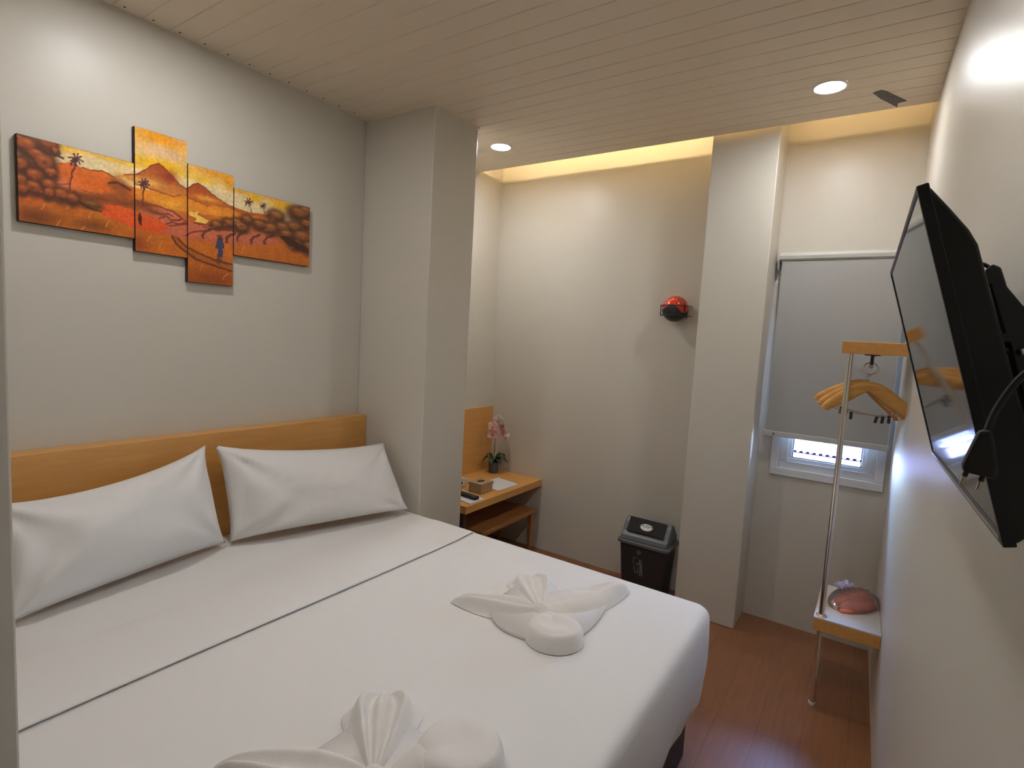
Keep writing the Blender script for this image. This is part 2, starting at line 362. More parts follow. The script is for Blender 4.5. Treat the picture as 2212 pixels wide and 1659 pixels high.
# ------------------------------------------------------------------ four painted canvases
PAINT = [('b',(1.056,2.323,0.131,0.064),(240,155,20),2),('b',(1.128,2.34,0.041,0.024),(238,170,105),2),('b',(1.05,2.211,0.131,0.026),(245,185,15),2),('b',(1.045,2.272,0.055,0.022),(230,190,150),1.5),('b',(1.1,2.267,0.046,0.017),(228,185,145),1.5),('b',(1.002,2.246,0.021,0.008),(228,185,140),1.5),('b',(0.743,2.192,0.039,0.023),(245,185,50),2),('b',(0.826,2.196,0.095,0.012),(244,180,60),2),('b',(0.911,2.194,0.076,0.015),(244,182,45),2),('b',(1.273,2.236,0.092,0.025),(240,160,45),2),('b',(1.229,2.2,0.051,0.014),(243,190,50),2),('b',(1.338,2.222,0.03,0.032),(243,160,25),2),('b',(1.187,2.232,0.03,0.014),(240,180,80),2),('b',(1.456,2.179,0.037,0.023),(243,185,30),2),('b',(1.386,2.192,0.042,0.012),(240,165,50),2),('b',(1.592,2.175,0.055,0.028),(243,185,20),2),('b',(1.56,2.196,0.071,0.015),(240,165,60),2),('p',[(0.597,2.094),(0.712,2.126),(0.755,2.139),(0.79,2.13),(0.816,2.127),(0.853,2.136),(0.882,2.126),(0.93,2.103),(0.965,2.103),(1.044,2.105),(1.1,2.1),(1.157,2.109),(1.157,1.98),(0.592,1.873)],(228,112,28),(214,88,26)),('b',(0.966,2.132,0.062,0.02),(240,180,90),1.5),('p',[(0.901,2.13),(0.93,2.142),(0.966,2.154),(0.997,2.179),(1.023,2.205),(1.05,2.218),(1.064,2.212),(1.077,2.199),(1.1,2.178),(1.128,2.156),(1.154,2.144),(1.187,2.134),(1.187,2.048),(1.044,2.1),(0.965,2.12),(0.925,2.132)],(168,72,34),(236,160,62)),('b',(1.002,2.135,0.07,0.015),(238,178,90),1.4),('b',(1.089,2.175,0.028,0.023),(150,58,30),1.6),('p',[(1.154,2.144),(1.181,2.169),(1.202,2.179),(1.22,2.176),(1.248,2.155),(1.28,2.137),(1.332,2.117),(1.366,2.112),(1.429,2.106),(1.472,2.108),(1.531,2.117),(1.54,2.032),(1.154,1.961)],(172,78,32),(232,132,30)),('p',[(0.963,2.103),(1.044,2.104),(1.1,2.1),(1.134,2.114),(1.187,2.103),(1.242,2.097),(1.333,2.104),(1.387,2.09),(1.531,2.096),(1.533,2.01),(0.962,1.943)],(232,142,36),(222,120,34)),('l',[(0.963,2.117),(1.002,2.112),(1.05,2.106),(1.1,2.1),(1.134,2.113)],(150,70,25),3),('l',[(1.157,2.109),(1.187,2.103),(1.23,2.094),(1.255,2.094)],(160,80,30),3),('l',[(0.925,2.141),(0.966,2.154),(0.997,2.179),(1.023,2.205),(1.05,2.218),(1.064,2.212),(1.1,2.178),(1.128,2.156),(1.154,2.144)],(120,50,28),3),('l',[(1.154,2.144),(1.181,2.169),(1.202,2.179),(1.23,2.169),(1.28,2.137),(1.332,2.117),(1.366,2.112)],(120,50,28),3),('l',[(0.79,2.132),(0.816,2.128),(0.853,2.136),(0.882,2.127),(0.901,2.119)],(120,50,28),3),('p',[(0.95,2.032),(1.776,2.098),(1.787,1.644),(0.946,1.595)],(196,104,34),(186,92,26)),('b',(1.1,2.065,0.069,0.021),(238,165,50),1.6),('b',(1.242,2.122,0.057,0.012),(238,165,60),1.5),('b',(1.28,2.074,0.053,0.018),(236,150,40),1.5),('p',[(1.163,2.049),(1.211,2.063),(1.196,2.046),(1.246,2.03),(1.233,2.015),(1.187,2.014),(1.199,2.029),(1.163,2.039)],(244,196,92),(244,196,92)),('b',(0.736,2.057,0.039,0.024),(226,125,80),1.3),('b',(0.815,2.045,0.052,0.015),(226,120,50),1.3),('l',[(0.707,2.052),(0.732,2.055),(0.754,2.065)],(150,70,60),3),('l',[(0.788,2.049),(0.829,2.045),(0.862,2.045)],(170,70,30),3),('p',[(0.97,2.045),(1.044,2.046),(1.099,2.04),(1.157,2.004),(1.294,2.015),(1.43,2.022),(1.555,2.024),(1.603,1.972),(1.43,1.955),(1.294,1.942),(1.218,1.942),(1.151,1.935),(1.099,1.93),(1.046,1.933),(1.077,1.971),(1.028,2.0),(0.98,2.01)],(212,118,84),(196,98,66)),('l',[(0.965,2.051),(1.044,2.047),(1.099,2.039),(1.134,2.019),(1.157,2.002)],(125,50,40),5),('l',[(1.006,2.03),(1.044,2.015),(1.083,2.026),(1.099,2.019)],(125,50,40),5),('l',[(1.047,1.998),(1.071,2.015),(1.097,2.002),(1.134,2.011)],(125,50,40),5),('l',[(1.071,1.976),(1.094,1.995),(1.119,1.991),(1.148,2.0)],(125,50,40),5),('l',[(1.055,1.94),(1.077,1.971),(1.111,1.985),(1.157,1.999)],(125,50,40),5),('l',[(1.187,2.008),(1.243,2.009),(1.294,2.013),(1.32,2.011),(1.255,1.998),(1.224,1.999)],(125,50,40),5),('l',[(1.151,1.949),(1.181,1.969),(1.23,1.983),(1.262,1.997)],(125,50,40),5),('l',[(1.262,1.997),(1.36,2.007),(1.402,2.009)],(125,50,40),5),('l',[(1.223,1.952),(1.222,1.967),(1.233,1.983),(1.258,1.996)],(105,52,30),9),('l',[(1.326,1.95),(1.324,1.967),(1.337,1.983),(1.364,1.996)],(105,52,30),9),('l',[(1.376,1.966),(1.375,1.982),(1.388,1.999),(1.416,2.012)],(105,52,30),9),('l',[(1.443,1.964),(1.442,1.98),(1.455,1.997),(1.484,2.011)],(105,52,30),9),('l',[(1.509,1.971),(1.507,1.988),(1.521,2.006),(1.552,2.019)],(105,52,30),9),('b',(0.802,2.028,0.05,0.012),(128,66,28),1.1),('b',(0.852,2.032,0.063,0.014),(128,66,28),1.1),('b',(0.929,2.033,0.057,0.019),(128,66,28),1.1),('b',(0.991,2.041,0.048,0.017),(128,66,28),1.1),('b',(1.033,2.021,0.038,0.01),(128,66,28),1.1),('b',(0.901,2.109,0.023,0.021),(150,78,32),1),('b',(0.925,2.093,0.023,0.019),(150,78,32),1),('b',(0.891,2.085,0.02,0.014),(150,78,32),1),('b',(0.92,2.064,0.027,0.02),(150,78,32),1),('b',(0.881,2.047,0.029,0.014),(150,78,32),1),('b',(0.901,2.119,0.012,0.007),(200,120,55),1),('l',[(0.874,2.097),(0.901,2.106),(0.925,2.096),(0.945,2.087)],(85,42,25),6),('p',[(0.591,1.993),(0.637,2.001),(0.677,1.997),(0.727,1.999),(0.779,2.003),(0.847,1.982),(0.959,1.966),(1.055,1.937),(1.099,1.939),(1.151,1.935),(1.23,1.938),(1.361,1.95),(1.474,1.964),(1.579,1.986),(1.779,1.978),(1.787,1.644),(0.582,1.573)],(206,112,26),(186,92,26)),('p',[(0.843,2.011),(0.914,2.019),(0.96,2.011),(1.055,1.991),(1.088,1.973),(1.055,1.934),(0.959,1.943),(0.851,1.972)],(228,92,34),(222,84,30)),('p',[(0.591,1.995),(0.657,2.001),(0.689,1.996),(0.689,1.974),(0.59,1.961)],(212,102,34),(212,102,34)),('b',(0.656,1.926,0.074,0.031),(128,64,22),2),('b',(0.823,1.928,0.061,0.022),(130,72,26),1.8),('b',(0.752,1.977,0.044,0.016),(200,100,24),1.6),('b',(1.263,1.776,0.134,0.045),(150,72,24),1.8),('b',(0.974,1.888,0.032,0.035),(150,70,28),1.8),('l',[(0.742,1.97),(0.748,1.987),(0.755,1.995)],(230,140,60),2.5),('l',[(0.808,1.952),(0.814,1.969),(0.822,1.977)],(230,140,60),2.5),('l',[(0.711,1.901),(0.717,1.918),(0.724,1.925)],(230,140,60),2.5),('l',[(0.671,1.954),(0.677,1.971),(0.683,1.978)],(230,140,60),2.5),('l',[(0.78,1.893),(0.786,1.91),(0.794,1.918)],(230,140,60),2.5),('l',[(1.004,1.899),(1.011,1.918),(1.02,1.926)],(230,140,60),2.5),('l',[(1.21,1.808),(1.218,1.828),(1.228,1.837)],(230,140,60),2.5),('l',[(1.393,1.912),(1.402,1.933),(1.413,1.943)],(230,140,60),2.5),('l',[(1.312,1.782),(1.321,1.802),(1.332,1.812)],(230,140,60),2.5),('l',[(0.863,1.93),(0.87,1.948),(0.878,1.956)],(230,140,60),2.5),('l',[(1.047,1.883),(1.054,1.902),(1.063,1.91)],(230,140,60),2.5),('p',[(1.094,1.941),(1.111,1.941),(1.134,1.915),(1.169,1.89),(1.231,1.868),(1.361,1.854),(1.362,1.814),(1.282,1.824),(1.194,1.844),(1.14,1.879),(1.108,1.908)],(176,92,28),(176,92,28)),('l',[(1.096,1.934),(1.111,1.911),(1.14,1.888),(1.194,1.856),(1.262,1.84),(1.362,1.821)],(100,48,22),7),('l',[(1.119,1.932),(1.148,1.905),(1.2,1.885),(1.262,1.866),(1.362,1.852)],(112,56,22),8),('b',(0.614,2.169,0.026,0.033),(84,44,25),0.95),('b',(0.636,2.159,0.036,0.043),(84,44,25),0.95),('b',(0.693,2.186,0.033,0.039),(84,44,25),0.95),('b',(0.664,2.135,0.028,0.033),(84,44,25),0.95),('b',(0.62,2.093,0.027,0.033),(84,44,25),0.95),('b',(0.683,2.116,0.037,0.044),(84,44,25),0.95),('b',(0.65,2.062,0.031,0.037),(84,44,25),0.95),('b',(0.699,2.085,0.022,0.026),(84,44,25),0.95),('b',(0.615,2.038,0.027,0.033),(84,44,25),0.95),('b',(0.69,2.042,0.027,0.032),(84,44,25),0.95),('b',(0.653,2.023,0.028,0.034),(84,44,25),0.95),('b',(0.727,2.015,0.027,0.031),(84,44,25),0.95),('b',(0.761,2.01,0.026,0.029),(84,44,25),0.95),('b',(0.618,2.009,0.02,0.025),(84,44,25),0.95),('b',(0.69,2.011,0.023,0.028),(84,44,25),0.95),('b',(0.713,2.164,0.014,0.016),(84,44,25),0.95),('b',(0.613,2.175,0.014,0.016),(160,78,32),0.9),('b',(0.61,2.181,0.012,0.007),(190,108,48),1.1),('b',(0.602,2.161,0.006,0.006),(160,78,32),1),('b',(0.61,2.175,0.007,0.006),(108,56,28),1),('b',(0.637,2.167,0.018,0.019),(160,78,32),0.9),('b',(0.634,2.175,0.015,0.009),(190,108,48),1.1),('b',(0.621,2.162,0.008,0.008),(160,78,32),1),('b',(0.633,2.143,0.009,0.008),(108,56,28),1),('b',(0.69,2.193,0.019,0.019),(160,78,32),0.9),('b',(0.687,2.2,0.014,0.008),(190,108,48),1.1),('b',(0.708,2.185,0.008,0.008),(160,78,32),1),('b',(0.689,2.167,0.008,0.007),(108,56,28),1),('b',(0.66,2.141,0.02,0.014),(160,78,32),0.9),('b',(0.658,2.147,0.012,0.007),(190,108,48),1.1),('b',(0.653,2.138,0.007,0.006),(160,78,32),1),('b',(0.658,2.123,0.007,0.006),(108,56,28),1),('b',(0.618,2.099,0.017,0.016),(160,78,32),0.9),('b',(0.615,2.105,0.012,0.007),(190,108,48),1.1),('b',(0.616,2.088,0.007,0.006),(160,78,32),1),('b',(0.608,2.097,0.006,0.006),(108,56,28),1),('b',(0.681,2.124,0.024,0.02),(160,78,32),0.9),('b',(0.678,2.132,0.016,0.01),(190,108,48),1.1),('b',(0.676,2.106,0.009,0.008),(160,78,32),1),('b',(0.682,2.117,0.008,0.008),(108,56,28),1),('b',(0.653,2.07,0.02,0.015),(160,78,32),0.9),('b',(0.65,2.077,0.013,0.008),(190,108,48),1.1),('b',(0.653,2.058,0.007,0.007),(160,78,32),1),('b',(0.662,2.055,0.007,0.007),(108,56,28),1),('b',(0.698,2.091,0.016,0.01),(160,78,32),0.9),('b',(0.696,2.096,0.01,0.006),(190,108,48),1.1),('b',(0.697,2.078,0.005,0.005),(160,78,32),1),('b',(0.691,2.081,0.005,0.005),(108,56,28),1),('b',(0.612,2.044,0.018,0.017),(160,78,32),0.9),('b',(0.61,2.05,0.011,0.007),(190,108,48),1.1),('b',(0.616,2.026,0.007,0.006),(160,78,32),1),('b',(0.609,2.029,0.007,0.006),(108,56,28),1),('b',(0.691,2.049,0.017,0.014),(160,78,32),0.9),('b',(0.689,2.055,0.011,0.007),(190,108,48),1.1),('b',(0.699,2.031,0.007,0.005),(160,78,32),1),('b',(0.689,2.035,0.007,0.005),(108,56,28),1),('b',(0.65,2.029,0.019,0.016),(160,78,32),0.9),('b',(0.648,2.036,0.012,0.008),(190,108,48),1.1),('b',(0.668,2.015,0.006,0.006),(160,78,32),1),('b',(0.647,2.021,0.007,0.006),(108,56,28),1),('b',(0.728,2.023,0.015,0.015),(160,78,32),0.9),('b',(0.726,2.029,0.012,0.007),(190,108,48),1.1),('b',(0.718,2.019,0.006,0.006),(160,78,32),1),('b',(0.715,2.004,0.006,0.006),(108,56,28),1),('b',(0.759,2.017,0.015,0.013),(160,78,32),0.9),('b',(0.757,2.022,0.011,0.006),(190,108,48),1.1),('b',(0.771,2.019,0.006,0.005),(160,78,32),1),('b',(0.76,2.007,0.006,0.006),(108,56,28),1),('b',(0.62,2.016,0.014,0.013),(160,78,32),0.9),('b',(0.618,2.02,0.009,0.005),(190,108,48),1.1),('b',(0.613,2.008,0.005,0.005),(160,78,32),1),('b',(0.615,2.0,0.005,0.005),(108,56,28),1),('b',(0.693,2.019,0.013,0.012),(160,78,32),0.9),('b',(0.691,2.024,0.01,0.006),(190,108,48),1.1),('b',(0.683,2.013,0.006,0.005),(160,78,32),1),('b',(0.689,2.007,0.006,0.005),(108,56,28),1),('b',(0.712,2.17,0.008,0.008),(160,78,32),0.9),('b',(0.711,2.173,0.006,0.004),(190,108,48),1.1),('b',(0.711,2.163,0.003,0.003),(160,78,32),1),('b',(0.72,2.164,0.003,0.003),(108,56,28),1),('l',[(0.692,2.151),(0.717,2.153),(0.734,2.147)],(90,45,28),8),('b',(0.815,2.002,0.039,0.019),(96,56,24),0.7),('b',(0.815,2.01,0.025,0.008),(150,96,40),1.2),('l',[(0.779,2.005),(0.806,1.992),(0.847,1.983)],(60,30,18),5),('b',(1.281,2.016,0.03,0.023),(84,44,25),0.95),('b',(1.333,2.033,0.035,0.027),(84,44,25),0.95),('b',(1.374,2.044,0.035,0.027),(84,44,25),0.95),('b',(1.422,2.067,0.037,0.027),(84,44,25),0.95),('b',(1.394,2.028,0.041,0.03),(84,44,25),0.95),('b',(1.487,2.056,0.043,0.031),(84,44,25),0.95),('b',(1.54,2.049,0.049,0.035),(84,44,25),0.95),('b',(1.566,2.113,0.052,0.036),(84,44,25),0.95),('b',(1.602,2.067,0.046,0.031),(84,44,25),0.95),('b',(1.689,2.149,0.067,0.044),(84,44,25),0.95),('b',(1.735,2.174,0.045,0.03),(84,44,25),0.95),('b',(1.741,2.109,0.05,0.033),(84,44,25),0.95),('b',(1.658,2.078,0.047,0.032),(84,44,25),0.95),('b',(1.709,2.036,0.065,0.043),(84,44,25),0.95),('b',(1.753,1.992,0.06,0.04),(84,44,25),0.95),('b',(1.626,2.036,0.042,0.029),(84,44,25),0.95),('b',(1.676,1.994,0.048,0.032),(84,44,25),0.95),('b',(1.281,2.023,0.019,0.012),(150,88,38),0.9),('b',(1.278,2.027,0.013,0.005),(178,118,58),1.1),('b',(1.267,2.006,0.007,0.004),(150,88,38),1),('b',(1.289,2.011,0.008,0.004),(108,56,28),1),('b',(1.336,2.041,0.021,0.012),(150,88,38),0.9),('b',(1.333,2.046,0.015,0.006),(178,118,58),1.1),('b',(1.319,2.026,0.008,0.004),(150,88,38),1),('b',(1.317,2.037,0.009,0.005),(108,56,28),1),('b',(1.371,2.051,0.02,0.012),(150,88,38),0.9),('b',(1.368,2.056,0.015,0.006),(178,118,58),1.1),('b',(1.357,2.049,0.009,0.005),(150,88,38),1),('b',(1.361,2.048,0.008,0.005),(108,56,28),1),('b',(1.421,2.074,0.019,0.014),(150,88,38),0.9),('b',(1.417,2.079,0.016,0.006),(178,118,58),1.1),('b',(1.426,2.074,0.009,0.005),(150,88,38),1),('b',(1.413,2.067,0.008,0.005),(108,56,28),1),('b',(1.393,2.036,0.022,0.016),(150,88,38),0.9),('b',(1.389,2.041,0.018,0.006),(178,118,58),1.1),('b',(1.415,2.031,0.01,0.005),(150,88,38),1),('b',(1.394,2.035,0.009,0.005),(108,56,28),1),('b',(1.483,2.063,0.025,0.013),(150,88,38),0.9),('b',(1.479,2.069,0.018,0.007),(178,118,58),1.1),('b',(1.502,2.065,0.01,0.006),(150,88,38),1),('b',(1.466,2.04,0.011,0.005),(108,56,28),1),('b',(1.54,2.058,0.027,0.017),(150,88,38),0.9),('b',(1.536,2.064,0.021,0.008),(178,118,58),1.1),('b',(1.516,2.041,0.012,0.006),(150,88,38),1),('b',(1.564,2.042,0.012,0.006),(108,56,28),1),('b',(1.568,2.123,0.03,0.017),(150,88,38),0.9),('b',(1.563,2.129,0.023,0.008),(178,118,58),1.1),('b',(1.548,2.1,0.012,0.007),(150,88,38),1),('b',(1.568,2.104,0.012,0.007),(108,56,28),1),('b',(1.599,2.076,0.027,0.017),(150,88,38),0.9),('b',(1.595,2.081,0.02,0.006),(178,118,58),1.1),('b',(1.625,2.062,0.011,0.006),(150,88,38),1),('b',(1.616,2.061,0.012,0.006),(108,56,28),1),('b',(1.693,2.161,0.038,0.021),(150,88,38),0.9),('b',(1.687,2.169,0.029,0.01),(178,118,58),1.1),('b',(1.679,2.159,0.016,0.008),(150,88,38),1),('b',(1.658,2.146,0.015,0.008),(108,56,28),1),('b',(1.732,2.182,0.03,0.017),(150,88,38),0.9),('b',(1.728,2.187,0.02,0.007),(178,118,58),1.1),('b',(1.733,2.163,0.011,0.006),(150,88,38),1),('b',(1.758,2.168,0.011,0.006),(108,56,28),1),('b',(1.739,2.117,0.029,0.014),(150,88,38),0.9),('b',(1.735,2.123,0.021,0.007),(178,118,58),1.1),('b',(1.726,2.111,0.011,0.006),(150,88,38),1),('b',(1.748,2.099,0.012,0.006),(108,56,28),1),('b',(1.662,2.088,0.03,0.017),(150,88,38),0.9),('b',(1.658,2.094,0.02,0.007),(178,118,58),1.1),('b',(1.672,2.089,0.012,0.006),(150,88,38),1),('b',(1.666,2.068,0.011,0.006),(108,56,28),1),('b',(1.713,2.048,0.045,0.021),(150,88,38),0.9),('b',(1.707,2.056,0.028,0.01),(178,118,58),1.1),('b',(1.688,2.02,0.015,0.008),(150,88,38),1),('b',(1.698,2.022,0.015,0.008),(108,56,28),1),('b',(1.76,2.003,0.037,0.018),(150,88,38),0.9),('b',(1.754,2.011,0.027,0.009),(178,118,58),1.1),('b',(1.781,1.987,0.015,0.007),(150,88,38),1),('b',(1.732,1.997,0.014,0.007),(108,56,28),1),('b',(1.622,2.044,0.03,0.015),(150,88,38),0.9),('b',(1.619,2.049,0.018,0.006),(178,118,58),1.1),('b',(1.611,2.026,0.01,0.005),(150,88,38),1),('b',(1.647,2.036,0.01,0.006),(108,56,28),1),('b',(1.674,2.003,0.031,0.013),(150,88,38),0.9),('b',(1.67,2.009,0.02,0.007),(178,118,58),1.1),('b',(1.652,1.978,0.012,0.006),(150,88,38),1),('b',(1.684,1.993,0.011,0.006),(108,56,28),1),('p',[(1.579,2.025),(1.627,1.994),(1.693,1.972),(1.78,1.96),(1.779,1.978),(1.692,2.009),(1.626,2.033)],(70,34,20),(70,34,20)),('l',[(0.771,2.154),(0.76,2.098),(0.751,2.042)],(112,46,34),4),('l',[(0.771,2.154),(0.759,2.158),(0.751,2.157)],(84,42,48),4.4),('l',[(0.771,2.154),(0.762,2.151),(0.756,2.143)],(84,42,48),4.4),('l',[(0.771,2.154),(0.764,2.145),(0.759,2.132)],(84,42,48),4.4),('l',[(0.771,2.154),(0.772,2.145),(0.772,2.131)],(84,42,48),4.4),('l',[(0.771,2.154),(0.778,2.15),(0.783,2.14)],(84,42,48),4.4),('l',[(0.771,2.154),(0.784,2.158),(0.793,2.154)],(84,42,48),4.4),('l',[(0.771,2.154),(0.782,2.165),(0.79,2.169)],(84,42,48),4.4),('l',[(0.771,2.154),(0.776,2.169),(0.779,2.177)],(84,42,48),4.4),('l',[(0.771,2.154),(0.767,2.167),(0.764,2.174)],(84,42,48),4.4),('b',(0.771,2.154,0.005,0.005),(80,40,46),0.5),('l',[(0.993,2.124),(0.989,2.082),(0.988,2.04)],(112,46,34),4.5),('l',[(0.993,2.124),(0.982,2.128),(0.975,2.127)],(84,42,48),4.95),('l',[(0.993,2.124),(0.985,2.122),(0.979,2.116)],(84,42,48),4.95),('l',[(0.993,2.124),(0.987,2.118),(0.982,2.106)],(84,42,48),4.95),('l',[(0.993,2.124),(0.994,2.117),(0.994,2.105)],(84,42,48),4.95),('l',[(0.993,2.124),(1.0,2.121),(1.004,2.113)],(84,42,48),4.95),('l',[(0.993,2.124),(1.005,2.127),(1.012,2.124)],(84,42,48),4.95),('l',[(0.993,2.124),(1.003,2.134),(1.009,2.137)],(84,42,48),4.95),('l',[(0.993,2.124),(0.997,2.137),(1.0,2.144)],(84,42,48),4.95),('l',[(0.993,2.124),(0.989,2.135),(0.987,2.141)],(84,42,48),4.95),('b',(0.993,2.124,0.004,0.004),(80,40,46),0.5),('l',[(1.427,2.15),(1.433,2.129),(1.443,2.109)],(112,46,34),3),('l',[(1.427,2.15),(1.414,2.153),(1.406,2.153)],(84,42,48),3.3000000000000003),('l',[(1.427,2.15),(1.417,2.148),(1.411,2.142)],(84,42,48),3.3000000000000003),('l',[(1.427,2.15),(1.419,2.144),(1.414,2.133)],(84,42,48),3.3000000000000003),('l',[(1.427,2.15),(1.427,2.144),(1.428,2.132)],(84,42,48),3.3000000000000003),('l',[(1.427,2.15),(1.434,2.147),(1.439,2.139)],(84,42,48),3.3000000000000003),('l',[(1.427,2.15),(1.44,2.153),(1.448,2.15)],(84,42,48),3.3000000000000003),('l',[(1.427,2.15),(1.438,2.159),(1.445,2.163)],(84,42,48),3.3000000000000003),('l',[(1.427,2.15),(1.431,2.162),(1.434,2.169)],(84,42,48),3.3000000000000003),('l',[(1.427,2.15),(1.422,2.161),(1.419,2.167)],(84,42,48),3.3000000000000003),('b',(1.427,2.15,0.004,0.004),(80,40,46),0.5),('l',[(1.498,2.149),(1.501,2.132),(1.509,2.116)],(112,46,34),3),('l',[(1.498,2.149),(1.488,2.151),(1.481,2.151)],(84,42,48),3.3000000000000003),('l',[(1.498,2.149),(1.49,2.147),(1.485,2.142)],(84,42,48),3.3000000000000003),('l',[(1.498,2.149),(1.492,2.143),(1.488,2.134)],(84,42,48),3.3000000000000003),('l',[(1.498,2.149),(1.499,2.143),(1.5,2.134)],(84,42,48),3.3000000000000003),('l',[(1.498,2.149),(1.504,2.147),(1.508,2.14)],(84,42,48),3.3000000000000003),('l',[(1.498,2.149),(1.509,2.151),(1.516,2.149)],(84,42,48),3.3000000000000003),('l',[(1.498,2.149),(1.507,2.156),(1.513,2.159)],(84,42,48),3.3000000000000003),('l',[(1.498,2.149),(1.502,2.159),(1.504,2.164)],(84,42,48),3.3000000000000003),('l',[(1.498,2.149),(1.495,2.157),(1.492,2.162)],(84,42,48),3.3000000000000003),('b',(1.498,2.149,0.004,0.003),(80,40,46),0.5),('b',(0.978,1.981,0.007,0.023),(60,32,22),0.5),('b',(0.979,2.003,0.004,0.005),(90,45,30),0.4),('p',[(1.283,1.959),(1.307,1.965),(1.314,1.942),(1.315,1.919),(1.307,1.921),(1.31,1.88),(1.285,1.876),(1.286,1.918),(1.275,1.913),(1.28,1.94)],(66,66,92),(66,66,92)),('b',(1.294,1.972,0.013,0.008),(140,74,34),0.4),('b',(1.295,1.964,0.007,0.006),(70,40,30),0.4),('b',(1.291,1.864,0.012,0.014),(110,58,26),0.8)]
def paint(X, Z):
    N = len(X); C = np.tile(np.array((236, 210, 160), float), (N, 1))
    rs = np.random.RandomState(3)
    off = [0]
    def nz(f, s): # smooth noise over the painted surface
        off[0] += 11.3; o = off[0]
        return np.array([noise.noise(Vector((x*f, z*f, o))) for x, z in zip(X, Z)])*s
    Xw = X+nz(60, .0040)+nz(200, .0016); Zw = Z+nz(60, .0032)+nz(200, .0016)
    for k in PAINT:
        if k[0] == 'p':
            pts = np.array(k[1]); ins = np.zeros(N, bool); j = len(pts)-1
            for i in range(len(pts)):
                xi, zi = pts[i]; xj, zj = pts[j]
                if zi != zj:
                    cnd = ((zi > Zw) != (zj > Zw)) & (Xw < (xj-xi)*(Zw-zi)/(zj-zi)+xi); ins ^= cnd
                j = i
            zt_, zb_ = pts[:, 1].max(), pts[:, 1].min()
            t = np.clip((zt_-Zw)/(zt_-zb_+1e-6), 0, 1)[:, None]
            cc = np.array(k[2], float)*(1-t)+np.array(k[3], float)*t
            C = np.where(ins[:, None], cc, C)
        elif k[0] == 'b':
            x, z, rx, rz = k[1]; d = ((Xw-x)/rx)**2+((Zw-z)/rz)**2
            if k[3] <= .6: a = np.clip((1.15-d)/.3, 0, 1)
            elif k[3] < 1: a = np.exp(-(d*.85)**2.6)
            else: a = np.exp(-d*1.1/(k[3]**.2))*1.0
            C = C*(1-a[:, None])+np.array(k[2], float)*a[:, None]
        else:
            pts = np.array(k[1]); w = k[3]*.00178*.34; dm = np.full(N, 9.)
            for a, b in zip(pts, pts[1:]):
                ab = b-a; t = np.clip(((Xw-a[0])*ab[0]+(Zw-a[1])*ab[1])/(ab@ab+1e-12), 0, 1)
                dm = np.minimum(dm, np.hypot(Xw-a[0]-t*ab[0], Zw-a[1]-t*ab[1]))
            a = np.clip((w-dm)/.0012+.6, 0, .9)[:, None]
            C = C*(1-a)+np.array(k[2], float)*a
    C *= (1+nz(400, .05)+nz(90, .10)+nz(25, .06))[:, None]
    return np.clip(C, 0, 255)
m = mat('oil_paint', (.8, .8, .8), .42, spec=.4, bump=(260, .25, .001)); nt = m.node_tree
vc = nt.nodes.new('ShaderNodeVertexColor'); vc.layer_name = 'paint'; nt.links.new(vc.outputs['Color'], nt.nodes['Principled BSDF'].inputs['Base Color'])
M_paint = m
def canvas(x0, x1, z0, z1, label):
    t = thing('canvas_painting', label, 'painting', ((x0+x1)/2, 0, z0), 'canvases of the landscape painting over the bed')
    bm = B(); box(bm, x0, x1, -.024, -.0005, z0, z1); part('stretcher', bm, M_cside, t, bevel=.002)
    st = .0021; nx = int((x1-x0)/st); nz_ = int((z1-z0)/st)
    bm = B(); V = grid(bm, nx, nz_, lambda u, v: (x0+.0015+(x1-x0-.003)*u, -.0252, z0+.0015+(z1-z0-.003)*v))
    o = part('painted_front', bm, M_paint, t, smooth=True)
    me = o.data; co = np.empty(len(me.vertices)*3); me.vertices.foreach_get('co', co); co = co.reshape(-1, 3)
    C = paint(co[:, 0], co[:, 2])/255.; L = np.where(C <= .04045, C/12.92, ((C+.055)/1.055)**2.4)*PAINTGAIN
    a = me.color_attributes.new('paint', 'FLOAT_COLOR', 'POINT')
    a.data.foreach_set('color', np.hstack([L, np.ones((len(L), 1))]).ravel().astype(np.float32))
canvas(.607, .9595, 1.902, 2.195, 'wide leftmost canvas with brown trees and one tall palm on an orange hill')
canvas(.961, 1.1575, 1.855, 2.338, 'tallest canvas showing a pale cloud over the big volcano peak')
canvas(1.159, 1.3565, 1.755, 2.251, 'lowest hanging canvas with a farmer walking beside a brown path')
canvas(1.358, 1.756, 1.898, 2.199, 'wide rightmost canvas with two small palms above pink rice terraces')

# ------------------------------------------------------------------ bed
BX0, BX1, BYF, ZB = .258, 2.118, -2.090, .613
bed = thing('bed', 'double bed made up with taut white sheets against the honey wood headboard', 'bed', ((BX0+BX1)/2, -1.05, 0))
bm = B()
